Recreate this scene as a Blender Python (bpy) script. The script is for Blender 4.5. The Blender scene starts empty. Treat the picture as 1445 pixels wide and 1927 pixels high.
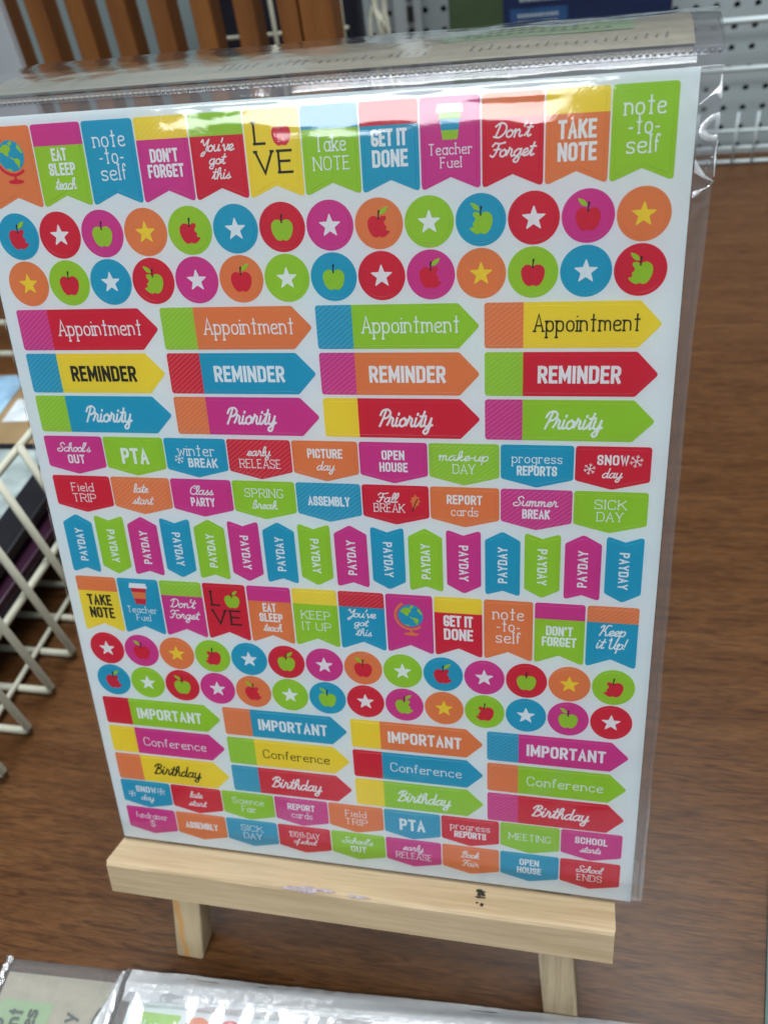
import bpy, bmesh, math, random
from mathutils import Matrix, Vector, noise
random.seed(7)
PI = math.pi
S = 0.001                      # everything below is written in millimetres
C = bpy.context.scene.collection
sc = bpy.context.scene
# ------------------------------------------------------------------ frames
LEAN = math.radians(18)
H0 = 285.7                     # height of the sheet's own origin above the table
SHEET = Matrix.Translation((0, 0, H0 * S)) @ Matrix.Rotation(math.radians(72), 4, 'X')
# sheet frame: x right, y up along the sheet, z towards the viewer
# ------------------------------------------------------------------ camera
cam_d = bpy.data.cameras.new('camera'); cam = bpy.data.objects.new('camera', cam_d); C.objects.link(cam)
sc.camera = cam
Rc = ((0.9758406, 0.05343435, 0.21184875), (0.036936, 0.91532841, -0.40101076), (-0.21533893, 0.39914743, 0.89124098))
def sf(v): return Vector((v[0], -v[1], -v[2]))      # (right, down, away) -> sheet frame
R3 = SHEET.to_3x3()
ax, ay, az = (R3 @ sf(r) for r in Rc)
Mc = Matrix((ax, -ay, -az)).transposed().to_4x4()
Mc.translation = SHEET @ (sf((73.04, -20.0, -231.68)) * S)
cam.matrix_world = Mc
cam_d.sensor_fit = 'VERTICAL'; cam_d.sensor_height = 24; cam_d.sensor_width = 18
cam_d.lens = 24 * 1601.1 / 1927
cam_d.clip_start = 0.005; cam_d.clip_end = 50
cam_d.dof.use_dof = True; cam_d.dof.focus_distance = 0.247; cam_d.dof.aperture_fstop = cam_d.lens / 1.8
# ------------------------------------------------------------------ world, exposure, ceiling lamps and added side fills
w = bpy.data.worlds.new('World'); sc.world = w; w.use_nodes = True
bg = w.node_tree.nodes['Background']; bg.inputs[0].default_value = (0.80, 0.92, 1.0, 1); bg.inputs[1].default_value = 0.135
sc.view_settings.view_transform = 'Standard'; sc.view_settings.look = 'None'
sc.view_settings.exposure = 0.0; sc.view_settings.gamma = 1
LAMPS = [((-60, 520, 1900), 1000, 620, 48.0), ((-340, -1200, 1480), 800, 480, 26.5), ((900, -500, 1850), 1200, 260, 13.0), ((-1000, -700, 1850), 1200, 260, 1.0)]  # last two are side fills added for brightness, not known fixtures
# ------------------------------------------------------------------ materials
def lin(c):
    return tuple(((x / 255) / 12.92 if x / 255 <= .04045 else ((x / 255 + .055) / 1.055) ** 2.4) for x in c)
MATS = {}
def nodes(m):
    m.use_nodes = True
    nt = m.node_tree
    return nt, nt.nodes, nt.links, nt.nodes['Principled BSDF']
def plain(name, col, rough=.5, spec=.5, bump=0, bscale=300, vary=0, vscale=40, metal=0):
    if name in MATS: return MATS[name]
    m = bpy.data.materials.new(name); nt, N, Lk, p = nodes(m)
    p.inputs['Base Color'].default_value = (*col, 1); p.inputs['Roughness'].default_value = rough
    p.inputs['Specular IOR Level'].default_value = spec; p.inputs['Metallic'].default_value = metal
    tc = N.new('ShaderNodeTexCoord')
    if vary:
        n = N.new('ShaderNodeTexNoise'); n.inputs['Scale'].default_value = vscale; n.inputs['Detail'].default_value = 6
        Lk.new(tc.outputs['Object'], n.inputs['Vector'])
        r = N.new('ShaderNodeMapRange'); r.inputs[1].default_value = .3; r.inputs[2].default_value = .7
        r.inputs[3].default_value = 1 - vary; r.inputs[4].default_value = 1 + vary
        Lk.new(n.outputs[0], r.inputs[0])
        mx = N.new('ShaderNodeVectorMath'); mx.operation = 'SCALE'; mx.inputs[0].default_value = col
        Lk.new(r.outputs[0], mx.inputs['Scale']); Lk.new(mx.outputs[0], p.inputs['Base Color'])
    if bump:
        n = N.new('ShaderNodeTexNoise'); n.inputs['Scale'].default_value = bscale; n.inputs['Detail'].default_value = 3
        Lk.new(tc.outputs['Object'], n.inputs['Vector'])
        b = N.new('ShaderNodeBump'); b.inputs['Strength'].default_value = bump; b.inputs['Distance'].default_value = .0002
        Lk.new(n.outputs[0], b.inputs['Height']); Lk.new(b.outputs[0], p.inputs['Normal'])
    MATS[name] = m
    return m
INK = dict(cyan=(.007, .33, .53), red=(.64, .009, .036), magenta=(.62, .032, .26), green=(.305, .58, .024),
           orange=(.76, .205, .062), yellow=(.86, .66, .035), white=(.80, .85, .88), black=(.012, .012, .008), brown=(.08, .03, .015))
def ink(c): return plain('ink_' + c, INK[c], .42, .4, vary=.05, vscale=1500)
def card(main, band=None, split=0, vertical=False, stripes=0):
    """printed sticker: flat colour, optional band of another colour, optional diagonal stripes (1 band, 2 all)"""
    key = 'sticker_%s_%s_%d_%d' % (main, band, vertical, stripes)
    if key in MATS: return MATS[key]
    m = bpy.data.materials.new(key); nt, N, Lk, p = nodes(m)
    p.inputs['Roughness'].default_value = .42; p.inputs['Specular IOR Level'].default_value = .4
    uv = N.new('ShaderNodeUVMap'); uv.uv_map = 'mm'
    sx = N.new('ShaderNodeSeparateXYZ'); Lk.new(uv.outputs[0], sx.inputs[0])
    def rgb(c):
        n = N.new('ShaderNodeRGB'); n.outputs[0].default_value = (*INK[c], 1); return n.outputs[0]
    def math_(op, a, b=None):
        n = N.new('ShaderNodeMath'); n.operation = op
        for i, v in enumerate((a, b)):
            if v is None: continue
            if isinstance(v, (int, float)): n.inputs[i].default_value = v
            else: Lk.new(v, n.inputs[i])
        return n.outputs[0]
    def mix(f, a, b):
        n = N.new('ShaderNodeMix'); n.data_type = 'RGBA'
        if isinstance(f, (int, float)): n.inputs[0].default_value = f
        else: Lk.new(f, n.inputs[0])
        for s_, v in ((n.inputs[6], a), (n.inputs[7], b)):
            if isinstance(v, tuple): s_.default_value = v
            else: Lk.new(v, s_)
        return n.outputs[2]
    col = rgb(main); inb = None
    if band:
        inb = math_('LESS_THAN', sx.outputs[0 if vertical else 1], split)
        col = mix(inb, col, rgb(band))
    if stripes:
        d = math_('ADD', sx.outputs[0], math_('MULTIPLY', sx.outputs[1], 1.25))
        wv = math_('SINE', math_('MULTIPLY', d, 2 * PI / 1.75))
        st = math_('MULTIPLY', math_('GREATER_THAN', wv, .25), .065)
        if stripes == 1 and inb is not None: st = math_('MULTIPLY', st, inb)
        col = mix(st, col, (.9, .9, .85, 1))
    g = N.new('ShaderNodeTexNoise'); g.inputs['Scale'].default_value = 3.2; g.inputs['Detail'].default_value = 2
    Lk.new(uv.outputs[0], g.inputs['Vector'])
    k = math_('MULTIPLY_ADD', g.outputs[0], .16); k.node.inputs[2].default_value = .92
    vm = N.new('ShaderNodeVectorMath'); vm.operation = 'SCALE'; Lk.new(col, vm.inputs[0]); Lk.new(k, vm.inputs['Scale'])
    Lk.new(vm.outputs[0], p.inputs['Base Color'])
    MATS[key] = m
    return m
def wood(name, light, dark, axis, scale=1.0, rough=.6, rings=110, streak=None):
    m = bpy.data.materials.new(name); nt, N, Lk, p = nodes(m)
    tc = N.new('ShaderNodeTexCoord'); mp = N.new('ShaderNodeMapping')
    sc_ = [1, 1, 1]; sc_[axis] = .05
    mp.inputs['Scale'].default_value = sc_; Lk.new(tc.outputs['Object'], mp.inputs[0])
    n1 = N.new('ShaderNodeTexNoise'); n1.inputs['Scale'].default_value = rings * scale; n1.inputs['Detail'].default_value = 3
    n1.inputs['Distortion'].default_value = .6; Lk.new(mp.outputs[0], n1.inputs['Vector'])
    n2 = N.new('ShaderNodeTexNoise'); n2.inputs['Scale'].default_value = 900 * scale; n2.inputs['Detail'].default_value = 4
    Lk.new(mp.outputs[0], n2.inputs['Vector'])
    mm = N.new('ShaderNodeMath'); mm.operation = 'MULTIPLY_ADD'; mm.inputs[1].default_value = .45
    Lk.new(n2.outputs[0], mm.inputs[0]); Lk.new(n1.outputs[0], mm.inputs[2])
    cr = N.new('ShaderNodeValToRGB'); cr.color_ramp.elements[0].position = .48; cr.color_ramp.elements[1].position = .86
    cr.color_ramp.elements[0].color = (*dark, 1); cr.color_ramp.elements[1].color = (*light, 1)
    Lk.new(mm.outputs[0], cr.inputs[0]); out = cr.outputs[0]
    if streak:
        x0, wd, col = streak
        sx = N.new('ShaderNodeSeparateXYZ'); Lk.new(tc.outputs['Object'], sx.inputs[0])
        a = N.new('ShaderNodeMath'); a.operation = 'SUBTRACT'; a.inputs[1].default_value = x0; Lk.new(sx.outputs[0], a.inputs[0])
        n3 = N.new('ShaderNodeTexNoise'); n3.inputs['Scale'].default_value = 60; Lk.new(tc.outputs['Object'], n3.inputs['Vector'])
        a2 = N.new('ShaderNodeMath'); a2.operation = 'MULTIPLY_ADD'; a2.inputs[1].default_value = wd * 2.4; Lk.new(n3.outputs[0], a2.inputs[0]); Lk.new(a.outputs[0], a2.inputs[2])
        b = N.new('ShaderNodeMath'); b.operation = 'ABSOLUTE'; Lk.new(a2.outputs[0], b.inputs[0])
        c = N.new('ShaderNodeMapRange'); c.inputs[1].default_value = wd * .3; c.inputs[2].default_value = wd; c.inputs[3].default_value = .9; c.inputs[4].default_value = 0
        Lk.new(b.outputs[0], c.inputs[0])
        mx = N.new('ShaderNodeMix'); mx.data_type = 'RGBA'; Lk.new(c.outputs[0], mx.inputs[0]); Lk.new(out, mx.inputs[6]); mx.inputs[7].default_value = (*col, 1)
        out = mx.outputs[2]
    Lk.new(out, p.inputs['Base Color'])
    p.inputs['Roughness'].default_value = rough
    bp = N.new('ShaderNodeBump'); bp.inputs['Strength'].default_value = .25; bp.inputs['Distance'].default_value = .0003
    Lk.new(n2.outputs[0], bp.inputs['Height']); Lk.new(bp.outputs[0], p.inputs['Normal'])
    return m
def film(name, tint=(.93, .94, .96), gloss=1.0, rough=.04, bump=.15, bscale=55, haze=.03):
    """clear polypropylene film: lets most light through, mirrors more at a glance"""
    m = bpy.data.materials.new(name); m.use_nodes = True; nt = m.node_tree; N = nt.nodes; Lk = nt.links
    N.remove(N['Principled BSDF']); out = N['Material Output']
    tr = N.new('ShaderNodeBsdfTransparent'); tr.inputs[0].default_value = (*tint, 1)
    gl = N.new('ShaderNodeBsdfGlossy'); gl.inputs['Roughness'].default_value = rough; gl.inputs['Color'].default_value = (1, 1, 1, 1)
    df = N.new('ShaderNodeBsdfDiffuse'); df.inputs['Color'].default_value = (.8, .82, .85, 1)
    fr = N.new('ShaderNodeFresnel'); fr.inputs['IOR'].default_value = 1.5
    mu = N.new('ShaderNodeMath'); mu.operation = 'MULTIPLY'; mu.use_clamp = True; mu.inputs[1].default_value = 1.7 * gloss; Lk.new(fr.outputs[0], mu.inputs[0])
    tc = N.new('ShaderNodeTexCoord'); no = N.new('ShaderNodeTexNoise'); no.inputs['Scale'].default_value = bscale; no.inputs['Detail'].default_value = 5; no.inputs['Distortion'].default_value = .8
    Lk.new(tc.outputs['Object'], no.inputs['Vector'])
    bp = N.new('ShaderNodeBump'); bp.inputs['Strength'].default_value = bump; bp.inputs['Distance'].default_value = .002
    Lk.new(no.outputs[0], bp.inputs['Height']); Lk.new(bp.outputs[0], gl.inputs['Normal']); Lk.new(bp.outputs[0], fr.inputs['Normal'])
    m0 = N.new('ShaderNodeMixShader'); m0.inputs[0].default_value = haze; Lk.new(tr.outputs[0], m0.inputs[1]); Lk.new(df.outputs[0], m0.inputs[2])
    m1 = N.new('ShaderNodeMixShader'); Lk.new(mu.outputs[0], m1.inputs[0]); Lk.new(m0.outputs[0], m1.inputs[1]); Lk.new(gl.outputs[0], m1.inputs[2])
    Lk.new(m1.outputs[0], out.inputs['Surface'])
    return m
# ------------------------------------------------------------------ object helpers
def tag(o, label=None, cat=None, group=None, kind=None):
    if label: o['label'] = label
    if cat: o['category'] = cat
    if group: o['group'] = group
    if kind: o['kind'] = kind
    return o
def empty(name, label, cat, mat=None, group=None):
    o = bpy.data.objects.new(name, None); C.objects.link(o); o.empty_display_size = .01
    if mat is not None: o.matrix_world = mat
    return tag(o, label, cat, group)
def link(name, me, parent=None, loc=(0, 0, 0), rotz=0, label=None):
    o = bpy.data.objects.new(name, me); C.objects.link(o)
    if parent: o.parent = parent
    o.location = Vector(loc) * S; o.rotation_euler = (0, 0, rotz)
    if label: o['label'] = label
    return o
def finish(bm, name, mats, smooth=False):
    for v in bm.verts: v.co *= S
    bmesh.ops.recalc_face_normals(bm, faces=bm.faces)
    me = bpy.data.meshes.new(name); bm.to_mesh(me); bm.free()
    for m in (mats if isinstance(mats, (list, tuple)) else [mats]): me.materials.append(m)
    if smooth:
        for p in me.polygons: p.use_smooth = True
    return me
def tri(bm, pts, faces, mi=0):
    vs = [bm.verts.new(p) for p in pts]
    for f in faces:
        try:
            fa = bm.faces.new([vs[i] for i in f]); fa.material_index = mi
        except ValueError: pass
    return vs
def box(bm, x0, x1, y0, y1, z0, z1, mi=0, bev=0):
    vs = tri(bm, [(x, y, z) for x in (x0, x1) for y in (y0, y1) for z in (z0, z1)],
             [(0, 1, 3, 2), (4, 6, 7, 5), (0, 4, 5, 1), (2, 3, 7, 6), (0, 2, 6, 4), (1, 5, 7, 3)], mi)
    if bev:
        es = list({e for v in vs for e in v.link_edges})
        bmesh.ops.bevel(bm, geom=es, offset=bev, segments=2, profile=.5, affect='EDGES')
    return vs
def tube(bm, pts, r, n=8, mi=0):
    pts = [Vector(p) for p in pts]; rings = []
    for i, p in enumerate(pts):
        d = (pts[min(i + 1, len(pts) - 1)] - pts[max(i - 1, 0)]).normalized()
        u = d.cross(Vector((0, 0, 1)) if abs(d.z) < .9 else Vector((1, 0, 0))).normalized(); v = d.cross(u)
        rings.append([bm.verts.new(p + (u * math.cos(a) + v * math.sin(a)) * r) for a in (2 * PI * k / n for k in range(n))])
    for a, b in zip(rings, rings[1:]):
        for k in range(n): bm.faces.new((a[k], a[(k + 1) % n], b[(k + 1) % n], b[k])).material_index = mi
    bm.faces.new(rings[0][::-1]); bm.faces.new(rings[-1])
def rounded(corners, r, n=5):
    """corners (x,y) of a closed polygon -> points with every corner rounded to r (or its own third value)"""
    out = []; L_ = len(corners)
    for i, c in enumerate(corners):
        rr = c[2] if len(c) > 2 else r
        p = Vector(c[:2]); a = (Vector(corners[i - 1][:2]) - p); b = (Vector(corners[(i + 1) % L_][:2]) - p)
        ang = a.angle(b); t = min(rr / math.tan(ang / 2), a.length * .45, b.length * .45)
        p0 = p + a.normalized() * t; p1 = p + b.normalized() * t
        for k in range(n):
            s_ = k / (n - 1); out.append(p0 * (1 - s_) ** 2 + p * 2 * s_ * (1 - s_) + p1 * s_ * s_)
    return out
def inset(corners, d):
    out = []; n = len(corners)
    area = sum(corners[i][0] * corners[(i + 1) % n][1] - corners[(i + 1) % n][0] * corners[i][1] for i in range(n))
    sg = 1 if area > 0 else -1
    for i, c in enumerate(corners):
        p = Vector(c[:2]); e0 = (p - Vector(corners[i - 1][:2])).normalized(); e1 = (Vector(corners[(i + 1) % n][:2]) - p).normalized()
        n0 = Vector((-e0.y, e0.x)) * sg; n1 = Vector((-e1.y, e1.x)) * sg
        bis = (n0 + n1).normalized(); out.append(tuple(p + bis * d / max(.35, bis.dot(n0))) + tuple(c[2:]))
    return out
def sticker_mesh(name, corners, mat, r=1.0, n=5, cut=.95):
    """a die-cut sticker: printed bleed round the cut line, cut line pressed in, face standing a hair proud"""
    bm = bmesh.new(); uvl = bm.loops.layers.uv.new('mm')
    rows = [(0, -.02), (0, .05), (cut - .10, .06), (cut, .02), (cut + .10, .10)]
    loops = []
    for d, z in rows:
        loops.append([bm.verts.new((p.x, p.y, z)) for p in rounded(inset(corners, d) if d else corners, max(.2, r - d * .4), n)])
    for a, b in zip(loops, loops[1:]):
        for i in range(len(a)): bm.faces.new((a[i], a[(i + 1) % len(a)], b[(i + 1) % len(a)], b[i]))
    bm.faces.new(loops[-1])
    x0 = min(c[0] for c in corners); y1 = max(c[1] for c in corners)
    for f in bm.faces:
        for l in f.loops: l[uvl].uv = (l.vert.co.x - x0, y1 - l.vert.co.y)
    return finish(bm, name, mat)
# ------------------------------------------------------------------ drawn lettering
ST = {  # skeletons: strokes 'points', prefix r = corners rounded, o = closed and rounded, s = smooth curve
'A': (.95, '0,0 .5,1 1,0|.18,.33 .82,.33'), 'B': (.9, '0,0 0,1|r0,1 .92,1 .92,.54 0,.54|r0,.54 1,.54 1,0 0,0'),
'C': (.9, 'r1,.72 1,1 0,1 0,0 1,0 1,.28'), 'D': (.95, '0,0 0,1|r0,1 1,1 1,0 0,0'), 'E': (.78, '0,0 0,1|0,1 1,1|0,.52 .85,.52|0,0 1,0'),
'F': (.75, '0,0 0,1|0,1 1,1|0,.5 .85,.5'), 'G': (.95, 'r1,.78 1,1 0,1 0,0 1,0 1,.42 .6,.42'), 'H': (.95, '0,0 0,1|1,0 1,1|0,.5 1,.5'),
'I': (.0, '0,0 0,1'), 'K': (.95, '0,0 0,1|1,1 .04,.42|.3,.62 1,0'), 'L': (.75, '0,1 0,0|0,0 1,0'), 'M': (1.25, '0,0 0,1|0,1 .5,.25 1,1|1,1 1,0'),
'N': (1.0, '0,0 0,1|0,1 1,0|1,0 1,1'), 'O': (.95, 'o0,0 0,1 1,1 1,0'), 'P': (.88, '0,0 0,1|r0,1 1,1 1,.45 0,.45'),
'R': (.92, '0,0 0,1|r0,1 1,1 1,.47 0,.47|.5,.47 1,0'), 'S': (.88, 'r1,.74 1,1 0,1 0,.54 1,.46 1,0 0,0 0,.26'), 'T': (.9, '0,1 1,1|.5,1 .5,0'),
'U': (.95, 'r0,1 0,0 1,0 1,1'), 'V': (.95, '0,1 .5,0 1,1'), 'W': (1.35, '0,1 .25,0 .5,.85 .75,0 1,1'), 'Y': (.95, '0,1 .5,.45 1,1|.5,.45 .5,0'),
"'": (.1, '.5,1 .3,.8'), '-': (.5, '0,.32 1,.32'), '1': (.3, '0,.8 1,1|1,1 1,0'), '0': (.8, 'o0,0 0,1 1,1 1,0'), '$': (.7, 'r1,.74 1,1 0,1 0,.54 1,.46 1,0 0,0 0,.26|.5,1.15 .5,-.15')}
LC = {
'a': (.85, 'o0,0 0,.6 1,.6 1,0|1,.6 1,0'), 'b': (.85, 'o0,0 0,.6 1,.6 1,0|0,1 0,0'), 'c': (.78, 'r1,.45 1,.6 0,.6 0,0 1,0 1,.14'), 'd': (.85, 'o0,0 0,.6 1,.6 1,0|1,1 1,0'),
'e': (.82, 'r0,.32 1,.32 1,.6 0,.6 0,0 1,0 1,.12'), 'f': (.5, 'r1,.85 1,1 .35,1 .35,0|0,.6 .9,.6'), 'g': (.85, 'o0,0 0,.6 1,.6 1,0|r1,.6 1,-.35 0,-.35 0,-.2'),
'h': (.8, '0,1 0,0|r0,.25 0,.6 1,.6 1,0'), 'i': (0, '0,.6 0,0|0,.82 0,.9'), 'k': (.75, '0,1 0,0|1,.6 .05,.22|.3,.34 1,0'), 'l': (0, '0,1 0,0'),
'm': (1.3, '0,.6 0,0|r0,.25 0,.6 .5,.6 .5,0|r.5,.25 .5,.6 1,.6 1,0'), 'n': (.8, '0,.6 0,0|r0,.25 0,.6 1,.6 1,0'), 'o': (.88, 'o0,0 0,.6 1,.6 1,0'),
'p': (.85, 'o0,0 0,.6 1,.6 1,0|0,.6 0,-.38'), 'r': (.6, '0,.6 0,0|r0,.25 0,.6 1,.6 1,.48'), 's': (.72, 'r1,.48 1,.6 0,.6 0,.33 1,.27 1,0 0,0 0,.13'),
't': (.72, 'r.5,.95 .5,0|.22,0 .78,0|.34,.95 .66,.95|0,.66 1,.66'), 'u': (.8, 'r0,.6 0,0 1,0 1,.35|1,.6 1,0'), 'w': (1.1, '0,.6 .25,0 .5,.5 .75,0 1,.6'), 'y': (.8, '0,.6 .5,0|1,.6 .3,-.38')}
SC = {  # joined brush script, advance then strokes
'a': (.58, 's.44,.42 .26,.5 .06,.3 .08,.06 .24,.0 .4,.2 .46,.48|s.46,.5 .42,.15 .5,.0 .62,.08'), 'b': (.5, 's0,.05 .25,.5 .3,.9 .22,1 .1,.8 .08,.12 .2,0 .38,.1 .4,.36 .28,.48 .12,.38'),
'c': (.44, 's.42,.4 .28,.5 .06,.3 .1,.04 .28,.0 .48,.1'), 'e': (.42, 's-.02,.08 .2,.2 .36,.36 .28,.5 .1,.38 .08,.1 .22,.0 .46,.1'),
'd': (.58, 's.44,.42 .26,.5 .06,.3 .08,.06 .24,.0 .4,.2 .46,.48|s.48,1 .44,.2 .5,.0 .62,.08'),
'f': (.4, 's.0,.05 .25,.3 .4,.85 .32,1 .22,.8 .16,.0 .1,-.4 .2,-.42 .28,-.05 .44,.1'), 'g': (.56, 's.44,.42 .26,.5 .06,.3 .08,.06 .24,.0 .4,.2 .46,.48|s.46,.5 .42,-.3 .25,-.44 .1,-.3 .3,-.08 .6,.1'),
'h': (.54, 's0,.05 .25,.5 .3,.9 .22,1 .12,.8 .1,0|s.1,.2 .26,.48 .38,.42 .38,.12 .46,0 .58,.08'), 'i': (.28, 's.1,.5 .08,.12 .16,0 .3,.08|.14,.72 .15,.78'),
'k': (.52, 's0,.05 .25,.5 .3,.9 .22,1 .12,.8 .1,0|s.1,.22 .3,.48 .38,.36 .18,.24|s.18,.24 .38,.0 .54,.08'), 'l': (.27, 's0,.05 .24,.6 .26,.95 .16,1 .08,.7 .08,.15 .16,0 .3,.08'),
'm': (.72, 's0,.4 .1,.5 .1,0|s.1,.25 .22,.5 .32,.4 .32,0|s.32,.25 .44,.5 .54,.4 .54,.1 .62,0 .74,.08'), 'n': (.54, 's0,.4 .1,.5 .1,0|s.1,.25 .26,.5 .38,.4 .38,.12 .46,0 .58,.08'),
'o': (.48, 's.26,.5 .06,.35 .08,.08 .24,0 .4,.14 .4,.38 .26,.5|s.3,.48 .38,.38 .52,.4'), 'p': (.5, 's0,.3 .1,.5 .08,-.4|s.1,.3 .28,.5 .44,.38 .4,.08 .24,0 .1,.08'),
'r': (.46, 's0,.08 .1,.35 .12,.6|s.12,.54 .3,.46 .3,.15 .38,0 .5,.08'), 's': (.38, 's-.02,.08 .18,.34 .24,.52 .28,.3 .34,.12 .2,0 .04,.06|.3,.03 .42,.1'),
't': (.36, 's.0,.08 .2,.5 .26,.9|s.26,.9 .18,.15 .24,0 .38,.08|.06,.62 .4,.64'), 'u': (.54, 's.06,.5 .06,.12 .18,0 .34,.12 .42,.5|s.42,.5 .4,.12 .46,0 .56,.08'),
'v': (.46, 's.0,.4 .1,.5 .2,0 .4,.35 .4,.5 .5,.44'), 'y': (.52, 's.06,.5 .06,.12 .18,0 .34,.12 .42,.5|s.42,.5 .38,-.3 .22,-.44 .1,-.3 .3,-.08 .56,.1'),
'P': (.56, 's.3,.98 .22,.5 .1,0|s.0,.68 .1,.95 .4,1.02 .62,.82 .5,.55 .25,.46'), 'B': (.66, 's.3,.98 .22,.5 .1,0|s0,.72 .15,.98 .45,1.02 .56,.8 .25,.54|s.25,.54 .56,.5 .6,.2 .35,0 .06,.06'),
'D': (.76, 's.28,.92 .2,.4 .12,.04|s0,.78 .3,1.02 .65,.85 .7,.4 .4,.02 .02,.06'), 'F': (.58, 's0,.78 .15,.98 .4,.92 .78,1|s.42,.93 .35,.4 .2,.02 .0,.1|.16,.5 .56,.54'),
'K': (.74, 's.0,.8 .14,1 .24,.9 .18,.4 .08,0|s.74,1 .5,.98 .36,.55 .2,.45|s.25,.48 .46,.4 .56,.0 .76,.08'), 'S': (.6, 's.62,.82 .44,1.02 .2,.85 .3,.6 .5,.3 .32,.0 .0,.04 -.06,.28 .2,.36'),
'C': (.58, 's.4,.72 .62,.8 .5,1.02 .14,.75 .1,.2 .35,0 .62,.15'), 'Y': (.58, 's0,.82 .12,1 .2,.7 .32,.52 .54,.9|s.6,1 .5,.3 .3,-.3 .1,-.35 .2,-.1 .6,.1'),
'U': (.72, 's0,.82 .12,1 .14,.3 .25,0 .5,.2 .6,1|s.6,1 .56,.2 .64,0 .74,.08'), "'": (.2, '.12,1.04 .06,.72'), '-': (.3, '.02,.28 .26,.3'), '!': (.25, '.14,1 .1,.3|.08,.04 .08,.1')}
def pts_of(s_): return [tuple(float(v) for v in q.split(',')) for q in s_.split()]
def crs(P, n=5):
    out = []
    for i in range(len(P) - 1):
        p0, p1, p2, p3 = P[max(i - 1, 0)], P[i], P[i + 1], P[min(i + 2, len(P) - 1)]
        for k in range(n):
            t = k / n; out.append(.5 * (2 * p1 + (p2 - p0) * t + (2 * p0 - 5 * p1 + 4 * p2 - p3) * t * t + (3 * p1 - p0 - 3 * p2 + p3) * t ** 3))
    return out + [P[-1]]
def openround(P, r, closed):
    n = len(P); out = []
    for i, p in enumerate(P):
        if not closed and i in (0, n - 1): out.append(p); continue
        a = P[i - 1] - p; b = P[(i + 1) % n] - p; t0 = min(r, a.length / 2); t1 = min(r, b.length / 2)
        p0 = p + a.normalized() * t0; p1 = p + b.normalized() * t1
        for k in range(6):
            s_ = k / 5; out.append(p0 * (1 - s_) ** 2 + p * 2 * s_ * (1 - s_) + p1 * s_ * s_)
    return out
CNT = [0]
def ribbon(bm, P, t, z, closed, cap):
    Q = [P[0]]
    for p in P[1:]:
        if (p - Q[-1]).length > 1e-4: Q.append(p)
    if closed and (Q[0] - Q[-1]).length < 1e-4: Q.pop()
    n = len(Q)
    if n < 2: return
    if not closed and cap:
        Q[0] = Q[0] + (Q[0] - Q[1]).normalized() * cap; Q[-1] = Q[-1] + (Q[-1] - Q[-2]).normalized() * cap
    L_ = []; Rr = []
    for i, p in enumerate(Q):
        a = (p - Q[i - 1]).normalized() if (i or closed) else (Q[1] - Q[0]).normalized()
        b = (Q[(i + 1) % n] - p).normalized() if (i < n - 1 or closed) else a
        na = Vector((-a.y, a.x)); nb = Vector((-b.y, b.x)); m_ = na + nb
        m_ = m_.normalized() if m_.length > 1e-3 else na
        o = m_ * (t / 2 / max(.45, m_.dot(na)))
        L_.append(bm.verts.new((p.x + o.x, p.y + o.y, z))); Rr.append(bm.verts.new((p.x - o.x, p.y - o.y, z)))
    for i in range(n if closed else n - 1):
        j = (i + 1) % n; bm.faces.new((L_[i], Rr[i], Rr[j], L_[j]))
def text(bm, s_, font, cx, base, cap, width, z=.13, thick=None):
    """font A bold condensed capitals, B thin slab, C brush script; fitted to the given cap height and width"""
    glyphs = []; x = 0
    for ch in s_:
        if ch == ' ': x += .3; continue
        if font == 'C': adv, g = SC[ch]; glyphs.append((x, 1, g)); x += adv
        else:
            wd, g = (LC if ch in LC and ch.islower() else ST)[ch]
            wk = (.40 if font == 'A' else .72) * (.88 if ch.islower() else 1)
            pad = .27 if font == 'A' else .26
            glyphs.append((x, wd * wk, g)); x += wd * wk + pad
    tot = x - (0 if font == 'C' else (.27 if font == 'A' else .26))
    t = thick or dict(A=.185, B=.09, C=.125)[font]; t *= cap
    iw = width - (t if font != 'C' else 0); kx = iw / max(tot, .1)
    ih = cap - (t if font != 'C' else 0); y0 = base + (t / 2 if font != 'C' else 0)
    for gx, gw, g in glyphs:
        for st in g.split('|'):
            typ = st[0] if st[0] in 'ros' else ''
            P = []
            for px, py in pts_of(st[len(typ):]):
                sx = (gx + px * gw) * kx
                if font == 'C': sx = (gx + px) * kx + py * .26 * cap - .08 * cap
                P.append(Vector((cx - iw / 2 + sx, y0 + py * ih)))
            if typ == 's': P = crs(P)
            elif typ in 'ro' and typ: P = openround(P, cap * (.17 if font == 'A' else .34), typ == 'o')
            zz = z + (CNT[0] % 11) * .004; CNT[0] += 1
            ribbon(bm, P, t, zz, typ == 'o', t / 2 if (font == 'A' or font == 'C') else 0)
            if font == 'B' and typ == '' or (font == 'B' and typ == 'r' and False):
                for e, q in ((P[0], P[1]), (P[-1], P[-2])):
                    d = (q - e)
                    if abs(d.y) > abs(d.x) * .8 and not (len(P) == 2 and d.length < cap * .2):
                        zz = z + (CNT[0] % 11) * .004; CNT[0] += 1
                        h = cap * .10
                        ribbon(bm, [Vector((e.x - h, e.y)), Vector((e.x + h, e.y))], t, zz, False, 0)
def poly(bm, pts, z, mi=0):
    f = bm.faces.new([bm.verts.new((p[0], p[1], z)) for p in pts]); f.material_index = mi
def smoothpoly(pts, n=5):
    P = [Vector(p) for p in pts]; m_ = len(P); out = []
    for i in range(m_):
        p0, p1, p2, p3 = P[i - 1], P[i], P[(i + 1) % m_], P[(i + 2) % m_]
        for k in range(n):
            t = k / n; out.append(.5 * (2 * p1 + (p2 - p0) * t + (2 * p0 - 5 * p1 + 4 * p2 - p3) * t * t + (3 * p1 - p0 - 3 * p2 + p3) * t ** 3))
    return out
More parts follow.
